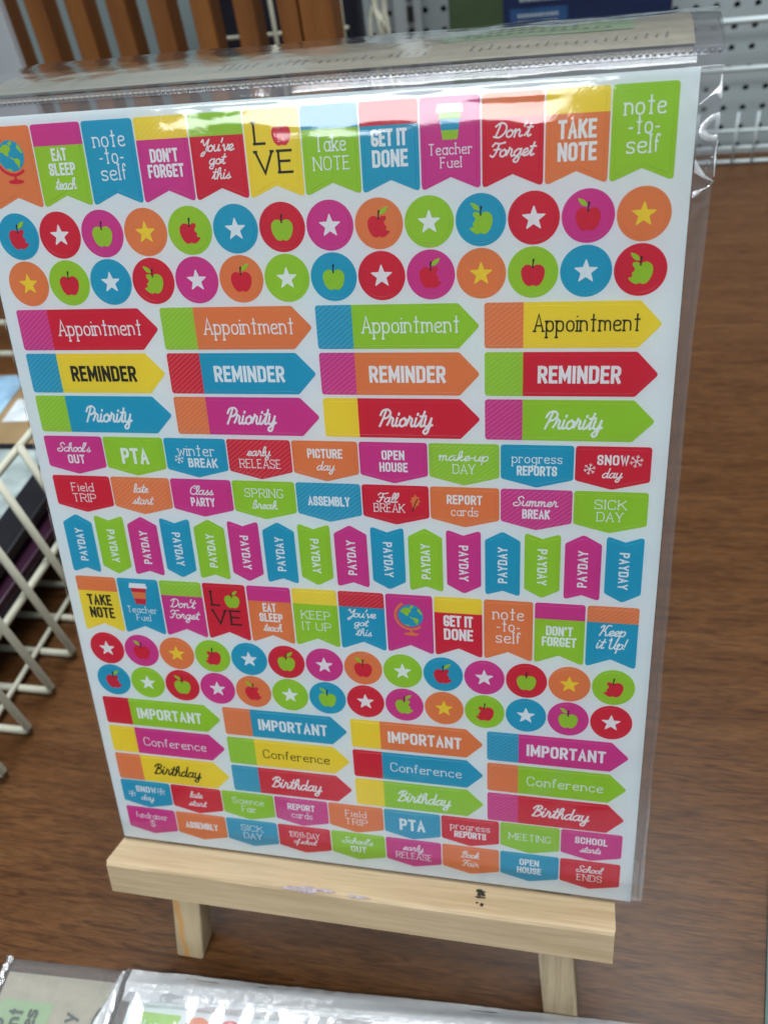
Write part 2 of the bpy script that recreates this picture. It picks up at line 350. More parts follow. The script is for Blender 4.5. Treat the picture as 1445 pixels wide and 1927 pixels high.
def apple(bm, cx, cy, d, kind, leaf, z=.13):
    """material slots: 0 body, 1 stem, 2 leaf"""
    k = d / 2
    body = [(0, .72), (.28, .86), (.62, .84), (.92, .55), (.97, .1), (.82, -.45), (.52, -.84), (.22, -.92), (0, -.84), (-.22, -.92), (-.52, -.84), (-.82, -.45), (-.97, .1), (-.92, .55), (-.62, .84), (-.28, .86)]
    if kind in 'RL':
        sg = 1 if kind == 'R' else -1
        R_ = [(0, .72), (.28, .86), (.58, .84), (.62, .6), (.44, .36), (.5, .12), (.66, -.02), (.6, -.3), (.86, -.38), (.9, -.5), (.52, -.84), (.22, -.92), (0, -.84), (-.22, -.92), (-.52, -.84), (-.82, -.45), (-.97, .1), (-.92, .55), (-.62, .84), (-.28, .86)]
        body = [(x * sg, y) for x, y in R_]
        if sg < 0: body = body[::-1]
    poly(bm, [(cx + p.x * k, cy + p.y * k * .97) for p in smoothpoly(body, 4)], z, 0)
    poly(bm, [(cx + x * k, cy + y * k) for x, y in ((-.07, .55), (.07, .55), (.04, .9), (.14, 1.28), (-.04, 1.32), (-.06, .9))], z + .02, 1)
    if leaf:
        sg = 1 if leaf == 'r' else -1
        L_ = smoothpoly([(.1, .98), (.2, 1.3), (.5, 1.5), (.82, 1.56), (.7, 1.28), (.45, 1.02)], 4)
        P = [(cx + p.x * sg * k, cy + p.y * k) for p in L_]
        poly(bm, P if sg > 0 else P[::-1], z + .03, 2)
def snow(bm, cx, cy, r, z=.15):
    for k in range(3):
        a = k * PI / 3 + .3; d = Vector((math.cos(a), math.sin(a)))
        ribbon(bm, [Vector((cx, cy)) - d * r, Vector((cx, cy)) + d * r], .22, z + k * .006, False, 0)
        for sg in (-1, 1):
            q = Vector((cx, cy)) + d * r * .62 * sg
            for s2 in (-1, 1):
                e = Vector((math.cos(a + s2 * .9), math.sin(a + s2 * .9))) * r * .34 * sg
                ribbon(bm, [q, q + e], .18, z + .02 + k * .004 + s2 * .002 + sg * .001, False, 0)
# ------------------------------------------------------------------ setting: table, pegboard wall
def table_material():
    m = bpy.data.materials.new('walnut_laminate'); nt, N, Lk, p = nodes(m)
    tc = N.new('ShaderNodeTexCoord'); mp = N.new('ShaderNodeMapping'); mp.inputs['Rotation'].default_value = (0, 0, math.radians(13))
    mp.inputs['Scale'].default_value = (.085, 1, 1); Lk.new(tc.outputs['Object'], mp.inputs[0])
    def no(s_, det, dist=0):
        n = N.new('ShaderNodeTexNoise'); n.inputs['Scale'].default_value = s_; n.inputs['Detail'].default_value = det; n.inputs['Distortion'].default_value = dist
        Lk.new(mp.outputs[0], n.inputs['Vector']); return n
    def ramp(src, stops):
        r = N.new('ShaderNodeValToRGB')
        while len(r.color_ramp.elements) < len(stops): r.color_ramp.elements.new(.5)
        for e, (pos, c) in zip(r.color_ramp.elements, stops): e.position = pos; e.color = (*c, 1)
        Lk.new(src, r.inputs[0]); return r.outputs[0]
    def mult(a, b, f=1):
        n = N.new('ShaderNodeMix'); n.data_type = 'RGBA'; n.blend_type = 'MULTIPLY'; n.inputs[0].default_value = f
        Lk.new(a, n.inputs[6]); Lk.new(b, n.inputs[7]); return n.outputs[2]
    base = ramp(no(90, 4, .8).outputs[0], [(.25, (.072, .028, .0085)), (.5, (.094, .039, .0130)), (.75, (.114, .051, .0185))])
    streak = ramp(no(420, 6, 1.6).outputs[0], [(.34, (.46, .41, .40)), (.47, (.86, .84, .82)), (.62, (1.10, 1.08, 1.05))])
    fine = ramp(no(1500, 3, .3).outputs[0], [(.34, (.62, .60, .58)), (.55, (1.08, 1.08, 1.08))])
    col = mult(mult(base, streak, .85), fine, .8)
    Lk.new(col, p.inputs['Base Color']); p.inputs['Roughness'].default_value = .36; p.inputs['Specular IOR Level'].default_value = .20
    b = N.new('ShaderNodeBump'); b.inputs['Strength'].default_value = .12; b.inputs['Distance'].default_value = .0004
    Lk.new(no(520, 2).outputs[0], b.inputs['Height']); Lk.new(b.outputs[0], p.inputs['Normal'])
    return m
bm = bmesh.new(); box(bm, -1000, 1000, -420, 900, -28, 0)
tag(link('table_top', finish(bm, 'table_top', table_material())), kind='structure')
# pegboard: real holes punched through the board
peg_m = plain('pegboard_white', (.37, .43, .45), .45, vary=.04, vscale=8)
bm = bmesh.new(); pit = 20.25; hx0, hz0 = 240 + 20.25 * 10, 130 + 20.3 * 14; hr = 3.4
NX, NZ = 34, 21
for i in range(NX):
    for j in range(NZ):
        cx = hx0 - i * pit; cz = hz0 - j * 20.3; a = pit / 2; b_ = 20.3 / 2
        if cz < 5: continue
        out = [(-a, 0), (-a, b_), (0, b_), (a, b_), (a, 0), (a, -b_), (0, -b_), (-a, -b_)]
        inn = [(hr * math.cos(PI - k * PI / 4), hr * math.sin(PI - k * PI / 4)) for k in range(8)]
        O = [bm.verts.new((cx + x, 835, cz + z)) for x, z in out]; I = [bm.verts.new((cx + x, 835, cz + z)) for x, z in inn]
        B_ = [bm.verts.new((cx + x, 840, cz + z)) for x, z in inn]
        for k in range(8):
            bm.faces.new((O[k], O[(k + 1) % 8], I[(k + 1) % 8], I[k])); bm.faces.new((I[k], I[(k + 1) % 8], B_[(k + 1) % 8], B_[k]))
bmesh.ops.remove_doubles(bm, verts=bm.verts, dist=.01)
tag(link('pegboard_wall', finish(bm, 'pegboard_wall', peg_m)), kind='structure')
bm = bmesh.new(); box(bm, -1000, 1000, 850, 870, -28, 900)
tag(link('back_wall', finish(bm, 'back_wall', plain('dark_backing', (.035, .045, .045), .8, vary=.2, vscale=6))), kind='structure')
bm = bmesh.new(); box(bm, -700, -255, 826, 848, 0, 700)
tag(link('wall_panel', finish(bm, 'wall_panel', plain('grey_panel', (.20, .26, .27), .6, vary=.1, vscale=5))), kind='structure')
# ------------------------------------------------------------------ ceiling lamps and two added side fills (room lighting above the table)
for i, ((x, y, z), lx, ly, pw) in enumerate(LAMPS):
    rot = Matrix.Translation(Vector((x, y, z)) * S)
    t = empty('ceiling_light', ('small ceiling light above the far end of the table', 'long ceiling light behind the viewer', 'long fill light added over the right of the room', 'long fill light added over the left of the room')[i], 'ceiling light', rot)
    bm = bmesh.new(); box(bm, -lx / 2 - 20, lx / 2 + 20, -ly / 2 - 20, ly / 2 + 20, 6, 60)
    link('housing', finish(bm, 'housing', plain('lamp_housing', (.7, .7, .7))), t)
    ld = bpy.data.lights.new('diffuser', 'AREA'); ld.shape = 'RECTANGLE'; ld.size = lx * S; ld.size_y = ly * S; ld.energy = pw; ld.color = (.93, .98, 1.0)
    lo = bpy.data.objects.new('diffuser', ld); C.objects.link(lo); lo.parent = t
# ------------------------------------------------------------------ the sticker sheet
FLAGW, FLAGH = 15.2, 21.9
def flag_c(): h = FLAGW / 2; return [(-h, 0), (h, 0), (h, -FLAGH), (0, -FLAGH + 3.2, .4), (-h, -FLAGH)]
def arrow_c(L_, H_=12.3): return [(0, 0), (L_ - 5.8, 0), (L_, -H_ / 2), (L_ - 5.8, -H_), (0, -H_)]
def penn_c(W_=20.6, a=10.4, b=13.0): return [(-W_ / 2, 0), (W_ / 2, 0), (W_ / 2, -a), (0, -b, 2.5), (-W_ / 2, -a)]
def pay_c(up):
    h = 5.3
    if up: return [(-h, -3), (0, 0, 1.5), (h, -3), (h, -21.9), (0, -20.1, .3), (-h, -21.9)]
    return [(-h, 0), (0, -1.9, .3), (h, 0), (h, -19), (0, -21.9, 1.5), (-h, -19)]
CACHE = {}
def shape(kind, mat, corners, **k):
    key = (kind, mat.name)
    if key not in CACHE: CACHE[key] = sticker_mesh(kind, corners, mat, **k)
    return CACHE[key]
def lettering(lines, col, key):
    key = ('t', col, key)
    if key not in CACHE:
        bm = bmesh.new()
        for ln in lines: text(bm, *ln[:6], thick=ln[6] if len(ln) > 6 else None)
        CACHE[key] = finish(bm, 'lettering', ink(col))
        bpy.data.meshes[CACHE[key].name].name = 'lettering'
    return CACHE[key]
def circle_c(): return [(6.55 * math.cos(a), 6.55 * math.sin(a)) for a in (2 * PI * k / 40 for k in range(40))]
CN = dict(cyan='blue', magenta='pink')
def nm(c): return CN.get(c, c)
FLAGTXT = {
'eat': [('EAT', 'A', -.2, -9.6, 3.3, 4.7), ('SLEEP', 'A', 0, -13.4, 3.3, 8.2), ('teach', 'C', .3, -17.0, 2.9, 6.4)],
'note': [('note', 'B', 0, -6.9, 4.4, 9.6), ('-to-', 'B', 0, -11.1, 4.2, 7.6), ('self', 'B', 0, -15.4, 4.3, 7.8)],
'dont': [("DON'T", 'A', 0, -11.4, 3.4, 8.2), ('FORGET', 'A', 0, -15.3, 3.4, 10.6)],
'youve': [("You've", 'C', 0, -9.4, 2.9, 9.4), ('got', 'C', -.4, -12.6, 2.6, 4.6), ('this', 'C', .3, -16.3, 2.7, 5.2)],
'take': [('Take', 'B', 0, -11.1, 4.0, 8.4), ('NOTE', 'B', 0, -15.6, 3.4, 10)],
'getit': [('GET IT', 'A', 0, -10.6, 4.1, 9.4), ('DONE', 'A', 0, -15.6, 4.2, 9.4)],
'fuel': [('Teacher', 'B', 0, -13.4, 2.7, 11.2), ('Fuel', 'B', .1, -16.5, 2.6, 5.4)],
'forget': [("Don't", 'C', 0, -10.1, 3.2, 9.0), ('Forget', 'C', 0, -14.5, 3.2, 10.6)],
'TAKE': [('TAKE', 'A', 0, -11.3, 4.3, 9.2), ('NOTE', 'A', .1, -16.4, 4.3, 9.4)],
'keep': [('KEEP', 'B', 0, -11.3, 3.2, 10), ('IT UP', 'B', 0, -15.6, 3.2, 10)],
'Keep': [('Keep', 'C', .2, -10.2, 3.6, 7.8), ('it Up!', 'C', 0, -14.8, 3.6, 9.0)],
'LOVE': [('L', 'B', -3.4, -8.6, 5.8, 3.6, .11), ('VE', 'B', 0, -15.8, 5.9, 10.8, .11)]}
SAY = dict(eat='Eat Sleep Teach', note='note-to-self', dont="Don't Forget in capitals", youve="You've got this", take='Take Note', getit='Get It Done', fuel='Teacher Fuel under a cup', forget="Don't Forget in script", TAKE='Take Note in bold capitals', keep='Keep It Up in thin capitals', Keep='Keep it Up! in script', LOVE='LOVE with an apple for the O')
def cup_mesh(cols):
    bm = bmesh.new()
    y0 = -3.4; y1 = -9.9; wt, wb = 2.9, 1.85
    poly(bm, [(-3.2, -2.9), (3.2, -2.9), (3.0, -1.7), (-3.0, -1.7)], .135, 0); poly(bm, [(-3.4, -3.6), (3.4, -3.6), (3.4, -2.7), (-3.4, -2.7)], .15, 0)
    cuts = [0, .27, .66, 1]
    for k in range(3):
        a, b = cuts[k], cuts[k + 1]
        wa = wt + (wb - wt) * a; wb_ = wt + (wb - wt) * b
        poly(bm, [(-wa, y0 + (y1 - y0) * a), (-wb_, y0 + (y1 - y0) * b), (wb_, y0 + (y1 - y0) * b), (wa, y0 + (y1 - y0) * a)], .14 + .004 * k, 1 + (k % 2))
    return finish(bm, 'cup_print', [ink('white'), ink(cols[0]), ink(cols[1])])
def globe_mesh(stand):
    bm = bmesh.new(); cx, cy, r = .4, -7.6, 4.1
    arc = [Vector((cx + 5.0 * math.cos(a), cy + 5.0 * math.sin(a))) for a in (math.radians(118 + k * 12) for k in range(17))]
    ribbon(bm, arc, .8, .135, False, 0)
    for f in bm.faces: f.material_index = 2
    poly(bm, [(cx + r * math.cos(a), cy + r * math.sin(a)) for a in (2 * PI * k / 36 for k in range(36))], .15, 0)
    G = [[(-2.9, 2.0), (-1.6, 3.0), (-.1, 2.6), (.2, 1.6), (-.6, .9), (-.7, .1), (-1.5, .0), (-2.4, .9), (-3.2, 1.2)],
         [(-.3, 3.2), (.7, 3.9), (1.0, 3.2), (.3, 2.7)], [(-.4, -.2), (.6, -.7), (.9, -1.0), (.5, -1.1), (-.2, -.6)],
         [(.8, -.8), (2.0, -.8), (2.6, -1.4), (2.3, -2.5), (1.9, -3.2), (1.5, -2.4), (1.0, -1.8)],
         [(2.5, 2.9), (3.3, 2.0), (3.8, .8), (3.4, .6), (2.8, 1.3), (2.3, 1.9)], [(-2.0, -3.3), (-.8, -3.4), (-.3, -3.9), (-1.4, -3.75)]]
    for k, g in enumerate(G): poly(bm, [(cx + p.x, cy + p.y) for p in smoothpoly(g, 3)], .165 + k * .003, 1)
    poly(bm, [(cx - .5, -12.4), (cx - .25, -13.2), (cx - .5, -14.2), (cx + .7, -14.2), (cx + .4, -13.2), (cx + .7, -12.4)], .16, 2)
    poly(bm, [(cx + .1 + 2.5 * math.cos(a), -14.4 + .6 * math.sin(a)) for a in (2 * PI * k / 20 for k in range(20))], .17, 2)
    return finish(bm, 'globe_print', [ink('cyan'), ink('green'), ink(stand)])
PIC = {}
def pic(key, fn):
    if key not in PIC: PIC[key] = fn()
    return PIC[key]
def star_mesh(col):
    bm = bmesh.new(); P = []
    for k in range(10):
        r = (3.35 if k % 2 == 0 else 1.38); a = PI / 2 + k * PI / 5; P.append((r * math.cos(a), r * math.sin(a) - .1))
    poly(bm, [tuple(p) for p in rounded(P, .18, 3)], .13)
    return finish(bm, 'star_print', ink(col))
def apple_mesh(col, kind, leaf):
    bm = bmesh.new(); apple(bm, 0, -.7, 6.3, kind, leaf)
    return finish(bm, 'apple_print', [ink(col), ink('black'), ink('green')])
def leaf_mesh():
    bm = bmesh.new(); P = [(-.2, -2.3), (-1.0, -1.2), (-.9, -.4), (-1.6, .1), (-1.0, .6), (-1.2, 1.4), (-.4, 1.5), (0, 2.5), (.6, 1.6), (1.3, 1.5), (1.1, .7), (1.7, .2), (1.0, -.3), (1.1, -1.1), (.3, -1.3)]
    poly(bm, [(p.x + 6.1, p.y - 5.2) for p in smoothpoly(P, 3)], .135, 0)
    ribbon(bm, [Vector((5.2, -8.4)), Vector((6.0, -6.0)), Vector((6.9, -4.2))], .35, .16, False, 0)
    bm.faces.ensure_lookup_table()
    for f in bm.faces[-2:]: f.material_index = 1
    return finish(bm, 'leaf_print', [ink('orange'), ink('brown')])
def snow_mesh(two):
    bm = bmesh.new()
    if two: snow(bm, 6.3, -4.2, 1.9); snow(bm, -6.3, -6.8, 1.7)
    else: snow(bm, -5.8, -6.9, 1.6)
    return finish(bm, 'snowflake_print', ink('white'))
C1 = 'cR-r,r*,mg-,o*,gR-n,c*,rG-,m*,oR-r,g*,cL+l,r*,mr-l,o*'
rowsC = [  # background, (star) or (apple colour, bite W/R/L, leaf r/l/-)
 ['cyan redRr', 'red *', 'magenta greenW-', 'orange *', 'green redR-', 'cyan *', 'red greenW-', 'magenta *', 'orange redRr', 'green *', 'cyan greenLl', 'red *', 'magenta redWl', 'orange *'],
 ['orange *', 'green redW-', 'cyan *', 'red greenLl', 'magenta *', 'orange redWr', 'green *', 'cyan greenW-', 'red *', 'magenta redRr', 'orange *', 'green redW-', 'cyan *', 'red greenLl'],
 ['red *', 'magenta redWl', 'orange *', 'green redL-', 'cyan *', 'red greenWr', 'magenta *', 'orange redWl', 'green *', 'cyan redRr', 'magenta *', 'red greenW-', 'orange *', 'green redL-'],
 ['cyan redRr', 'green *', 'red greenWl', 'magenta *', 'orange redRl', 'green *', 'cyan greenWl', 'red *', 'magenta greenRr', 'orange *', 'green redL-', 'cyan *', 'magenta greenWl', 'red *']]
F = [('orange', None, 0, 'globe'), ('green', 'magenta', 0, 'eat'), ('cyan', None, 0, 'note'), ('magenta', 'yellow', 1, 'dont'), ('red', 'green', 0, 'youve'), ('yellow', None, 0, 'LOVE'), ('green', 'cyan', 1, 'take'), ('cyan', 'red', 0, 'getit'), ('magenta', None, 0, 'fuel'), ('red', 'orange', 0, 'forget'), ('orange', 'yellow', 0, 'TAKE'), ('green', None, 0, 'note')]
G = [('yellow', 'orange', 0, 'TAKE'), ('cyan', None, 0, 'fuel'), ('magenta', 'green', 1, 'forget'), ('red', None, 0, 'LOVE'), ('orange', 'magenta', 0, 'eat'), ('green', 'yellow', 1, 'keep'), ('cyan', 'red', 1, 'youve'), ('magenta', None, 0, 'globe'), ('red', 'yellow', 0, 'getit'), ('orange', None, 0, 'note'), ('green', 'magenta', 0, 'dont'), ('cyan', 'orange', 1, 'Keep')]
ARR = [(-21.15, 'Appointment', [('red', 'magenta', 1), ('orange', 'green', 1), ('green', 'cyan', 1), ('yellow', 'orange', 1)]),
       (-34.55, 'REMINDER', [('yellow', 'cyan', 1), ('cyan', 'red', 1), ('orange', 'magenta', 1), ('red', 'green', 1)]),
       (-47.9, 'Priority', [('cyan', 'green', 1), ('magenta', 'orange', 1), ('red', 'yellow', 0), ('green', 'magenta', 1)]),
       (-162.65, 'IMPORTANT', [('green', 'red', 0), ('cyan', 'orange', 1), ('orange', 'yellow', 0), ('magenta', 'cyan', 1)]),
       (-175.75, 'Conference', [('magenta', 'yellow', 0), ('yellow', 'green', 1), ('cyan', 'red', 0), ('green', 'orange', 1)]),
       (-188.6, 'Birthday', [('yellow', 'orange', 1), ('red', 'cyan', 1), ('green', 'yellow', 0), ('red', 'magenta', 1)])]
ARTXT = {'Appointment': ('Appointment', 'B', 27, -8.0, 4.9, 27.6), 'REMINDER': ('REMINDER', 'A', 25.5, -8.7, 4.9, 22), 'Priority': ('Priority', 'C', 24.5, -8.3, 4.9, 15.6),
         'IMPORTANT': ('IMPORTANT', 'A', 26, -8.6, 4.8, 25.6), 'Conference': ('Conference', 'B', 26, -8.0, 3.9, 25.2), 'Birthday': ('Birthday', 'C', 25, -8.2, 4.6, 19)}
def two(a, fa, wa, b, fb, wb): return [(a, fa, 0, -5.5 if fa != 'C' else -5.2, (3.0, 3.0, 2.9)['ABC'.index(fa)], wa), (b, fb, 0, -9.3, 3.0 if fb != 'C' else 2.8, wb)]
PT = {'schoolsout': two("School's", 'C', 11.4, 'OUT', 'A', 6.0), 'pta': [('PTA', 'A', 0, -9.0, 5.4, 9.4)], 'winter': [('winter', 'B', .2, -5.8, 3.8, 12.4), ('BREAK', 'A', 2.0, -9.6, 3.1, 9.8)],
      'early': two('early', 'C', 7.4, 'RELEASE', 'B', 13.4), 'picture': two('PICTURE', 'A', 11, 'day', 'C', 5.6), 'open': two('OPEN', 'A', 6.9, 'HOUSE', 'A', 8.6),
      'makeup': two('make-up', 'C', 14.6, 'DAY', 'B', 6.6), 'progress': two('progress', 'B', 14.2, 'REPORTS', 'A', 11.4), 'snow': two('SNOW', 'A', 8.6, 'day', 'C', 5.4),
      'field': two('Field', 'B', 8.0, 'TRIP', 'B', 8.6), 'late': two('late', 'C', 5.0, 'start', 'C', 7.0), 'class': two('Class', 'C', 8.0, 'PARTY', 'A', 8.2), 'spring': two('SPRING', 'B', 12.8, 'break', 'C', 8.2),
      'assembly': [('ASSEMBLY', 'A', 0, -7.6, 3.2, 13.4)], 'fall': [('Fall', 'C', -2.4, -5.6, 3.0, 6.2), ('BREAK', 'B', -2.0, -8.9, 2.9, 9.6)], 'report': two('REPORT', 'A', 10.6, 'cards', 'B', 8.2),
      'summer': two('Summer', 'C', 12.4, 'BREAK', 'A', 8.0), 'sick': two('SICK', 'B', 9.0, 'DAY', 'B', 7.4), 'science': two('Science', 'B', 12.6, 'Fair', 'B', 5.8), 'meeting': [('MEETING', 'B', 0, -7.2, 3.0, 14.6)],
      'starts': two('SCHOOL', 'A', 11, 'starts', 'C', 6.8), 'fund': two('fundraiser', 'B', 13.4, '$', 'B', 2.2), 'hundred': [('100th DAY', 'B', 0, -5.6, 2.8, 12), ('of school', 'C', 0, -8.6, 2.4, 8.8)],
      'book': two('Book', 'C', 6.4, 'Fair', 'C', 6.0), 'ends': two('School', 'C', 8.4, 'ENDS', 'B', 8.6)}
PROWS = [(-61.2, [('magenta', 0, 'schoolsout'), ('green', 0, 'pta'), ('cyan', 0, 'winter'), ('red', 2, 'early'), ('orange', 0, 'picture'), ('magenta', 0, 'open'), ('green', 2, 'makeup'), ('cyan', 0, 'progress'), ('red', 0, 'snow')]),
         (-74.8, [('red', 0, 'field'), ('orange', 2, 'late'), ('magenta', 0, 'class'), ('green', 0, 'spring'), ('cyan', 2, 'assembly'), ('red', 0, 'fall'), ('orange', 0, 'report'), ('magenta', 2, 'summer'), ('green', 0, 'sick')]),
         (-201.4, [('cyan', 0, 'snow'), ('red', 0, 'late'), ('green', 0, 'science'), ('magenta', 2, 'report'), ('orange', 0, 'field'), ('cyan', 2, 'pta'), ('red', 0, 'progress'), ('green', 0, 'meeting'), ('magenta', 0, 'starts')]),
         (-214.7, [('magenta', 0, 'fund'), ('orange', 0, 'assembly'), ('cyan', 2, 'sick'), ('red', 0, 'hundred'), ('green', 0, 'schoolsout'), ('magenta', 0, 'early'), ('orange', 0, 'book'), ('cyan', 0, 'open'), ('red', 0, 'ends')])]
paper_m = plain('label_paper', (.74, .81, .84), .5, .4, bump=.05, bscale=900)
def make_sheet(root, xmin=-999):
    bm = bmesh.new(); box(bm, -98.3, 98.3, -231.3, 31.8, -1.3, 0)
    link('backing_paper', finish(bm, 'backing_paper', paper_m), root)
    def add(kind, me, x, y, label):
        return link(kind, me, root, (x, y, 0), label=label)
    for row, (spec, y, x0, pitch) in enumerate(((F, 29.35, -92.7, 15.6), (G, -112.2, -94.3, 15.73))):
        for i, (main, band, st, tx) in enumerate(spec):
            x = x0 + i * pitch + FLAGW / 2
            if row == 0: x = 78.9 - 15.6 * (11 - i) + FLAGW / 2
            if x < xmin: continue
            m = card(main, band, 5.65, False, st)
            say = 'picture of a globe on a stand' if tx == 'globe' else SAY[tx]
            lb = '%s swallowtail flag sticker%s: %s' % (nm(main), (' with a %s band' % nm(band)) if band else '', say)
            o = add('flag_sticker', shape('flag_sticker', m, flag_c()), x, y, lb)
            if tx == 'globe': link('globe_print', pic('gl' + main, lambda: globe_mesh('red' if main == 'orange' else 'orange')), o)
            else:
                col = 'black' if (tx == 'LOVE' or (tx == 'TAKE' and main == 'yellow')) else 'white'
                link('lettering', lettering(FLAGTXT[tx], col, tx), o)
                if tx == 'LOVE':
                    ac = 'red' if main == 'yellow' else 'green'
                    def f():
                        bm = bmesh.new(); apple(bm, 2.5, -6.6, 5.4, 'W', 'r'); return finish(bm, 'apple_print', [ink(ac), ink('black'), ink('green')])
                    link('apple_print', pic('lv' + ac, f), o)
                if tx == 'fuel': link('cup_print', pic('cup' + main, lambda: cup_mesh(('green', 'cyan') if main == 'magenta' else ('red', 'orange'))), o)
    for r, yy in enumerate((0, -13.5, -141.3, -154.8)):
        for i, s_ in enumerate(rowsC[r]):
            x = (i - 6.5) * 13.5
            if x < xmin: continue
            bgc, k = s_.split()
            o = add('round_sticker', shape('round_sticker', card(bgc), circle_c(), r=.1, n=2), x, yy, None)
            if k == '*':
                sc_ = 'yellow' if bgc == 'orange' else 'white'
                o['label'] = 'round %s sticker with a %s star' % (nm(bgc), sc_)
                link('star_print', pic('st' + sc_, lambda: star_mesh(sc_)), o)
            else:
                col, bite, leaf = k[:-2], k[-2], k[-1]
                o['label'] = 'round %s sticker with a %s%s apple' % (nm(bgc), 'bitten ' if bite != 'W' else '', col)
                link('apple_print', pic(k, lambda: apple_mesh(col, bite, '' if leaf == '-' else leaf)), o)
    for y, word, cols in ARR:
        for i, (main, band, st) in enumerate(cols):
            x = -94.2 + i * 47.4
            if x + 46 < xmin: continue
            o = add('arrow_sticker', shape('arrow_sticker', card(main, band, 10.5, True, st), arrow_c(46.2, 12.35 if y > -40 else 11.9)), x, y, '%s arrow sticker with a %s end, reading %s' % (nm(main), nm(band), word.capitalize()))
            link('lettering', lettering([ARTXT[word]], 'black' if main == 'yellow' else 'white', word), o)
    for y, spec in PROWS:
        for i, (main, st, tx) in enumerate(spec):
            x = -94.4 + 10.3 + i * 20.98
            if x < xmin: continue
            o = add('pennant_sticker', shape('pennant_sticker', card(main, None, 0, False, st), penn_c()), x, y, '%s pennant sticker reading %s' % (nm(main), ' '.join(l[0] for l in PT[tx])))
            link('lettering', lettering(PT[tx], 'white', tx), o)
            if tx in ('winter', 'snow'): link('snowflake_print', pic('sn' + tx, lambda: snow_mesh(tx == 'snow')), o)
            if tx == 'fall': link('leaf_print', pic('leaf', leaf_mesh), o)
    for i in range(16):
        up = i % 2 == 0; main = ('cyan', 'green', 'magenta')[i % 3]
        x = -94.2 + 5.3 + i * 11.83
        if x < xmin: continue
        o = add('payday_sticker', shape('payday_up' if up else 'payday_down', card(main), pay_c(up)), x, -88.7, '%s ribbon sticker pointing %s, reading Payday' % (nm(main), 'up' if up else 'down'))
        l = link('lettering', lettering([('PAYDAY', 'A', 0, -1.45, 2.9, 12.2)], 'white', 'payday'), o, (0, -11.3, 0), PI / 2 if up else -PI / 2)
    return root
sheet = make_sheet(empty('sticker_sheet', 'white sheet of colourful school planner stickers standing on the wooden easel', 'sticker sheet', SHEET))
# ------------------------------------------------------------------ easel
pine = wood('pine_ledge', (.47, .355, .22), (.32, .225, .115), 0, rings=120)
pine2 = wood('pine_leg', (.40, .315, .20), (.22, .165, .095), 1, rings=330)
pine3 = wood('pine_leg_knot', (.46, .36, .22), (.36, .275, .165), 1, rings=120, streak=(-.0805, .0018, (.50, .25, .07)))
easel = empty('easel', 'small pale pine tabletop easel holding the upright sticker sheet', 'easel', SHEET)
bm = bmesh.new()
tri(bm, [(-98.0, -232.4, .4), (-98.0, -247.8, .4), (93.0, -247.8, .4), (93.0, -232.4, .4), (-100.0, -232.4, -0), (0, 0, 0)], [])
bm.free(); bm = bmesh.new()
N_ = 40
for i in range(N_):        # ledge with a slightly hand-worn front edge
    pass
prof = [(-.5, -232.45), (11.9, -232.45), (13.0, -232.75), (13.5, -233.6), (13.5, -247.0), (12.9, -247.8), (-.5, -248.0)]
rings = []
for i in range(N_ + 1):
    t = i / N_; x = -98.6 + t * 191.6
    ring = []
    for k, (z, y) in enumerate(prof):
        xx = x
        if i == 0: xx -= max(0, z) * .11 - (.7 if k in (2, 3, 4, 5) else 0)
        if i == N_: xx -= (.35 if k in (2, 3, 4, 5) else 0)
        wob = noise.noise(Vector((x * .05, k * 3.1, 0))) * .22 + noise.noise(Vector((x * .35, k * 2.1, 5))) * .1
        ring.append(bm.verts.new((xx, y + (wob if 0 < k < 4 else wob * .5 if k >= 4 else 0), z + (wob if k in (2, 3, 4) else 0))))
    rings.append(ring)
for a, b in zip(rings, rings[1:]):
    for k in range(len(prof)):
        bm.faces.new((a[k], a[(k + 1) % 7], b[(k + 1) % 7], b[k]))
bm.faces.new(rings[0]); bm.faces.new(rings[-1][::-1])
ledge = link('ledge', finish(bm, 'ledge', pine), easel)
def legmesh(x_top, x_bot, wd, mat, bev=.9):
    bm = bmesh.new(); yt, yb = -18, -300.2
    vs = []
    for (x, y) in ((x_top, yt), (x_bot, yb)):
        for dx, z in ((0, -1.9), (wd, -1.9), (wd, -13.5), (0, -13.5)):
            # feet are cut level with the table
            yy = y if y == yt else y + (-1.9 - z) * math.tan(LEAN) * 1.0
            vs.append(bm.verts.new((x + dx, yy, z)))
    for f in ((0, 1, 2, 3), (7, 6, 5, 4), (0, 4, 5, 1), (1, 5, 6, 2), (2, 6, 7, 3), (3, 7, 4, 0)): bm.faces.new([vs[i] for i in f])
    bmesh.ops.bevel(bm, geom=list(bm.edges), offset=bev, segments=2, profile=.5, affect='EDGES')
    return finish(bm, 'leg', mat)
link('leg', legmesh(-62.0, -87.6, 12.6, pine3, 1.2), easel)
link('leg', legmesh(46.5, 69.3, 13.4, pine2), easel)
for y, x0, x1 in ((-40, -64, 62), (-150, -74, 72)):
    bm = bmesh.new(); box(bm, x0, x1, y - 6, y + 6, -19, -13.8, bev=.6); link('crossbar', finish(bm, 'crossbar', pine), easel)
bm = bmesh.new()          # rear prop leg leaning back to the table
q0 = Vector((-6, -44, -20)); inv = SHEET.inverted()
ft = inv @ (Vector((-6, 175, 6)) * S) * 1000
dirv = (ft - q0)
vs = []
for P in (q0, ft):
    for dx, dz in ((0, -5), (12, -5), (12, 5), (0, 5)): vs.append(bm.verts.new((P.x + dx, P.y, P.z + dz)))
for f in ((0, 1, 2, 3), (7, 6, 5, 4), (0, 4, 5, 1), (1, 5, 6, 2), (2, 6, 7, 3), (3, 7, 4, 0)): bm.faces.new([vs[i] for i in f])
link('rear_leg', finish(bm, 'rear_leg', pine), easel)
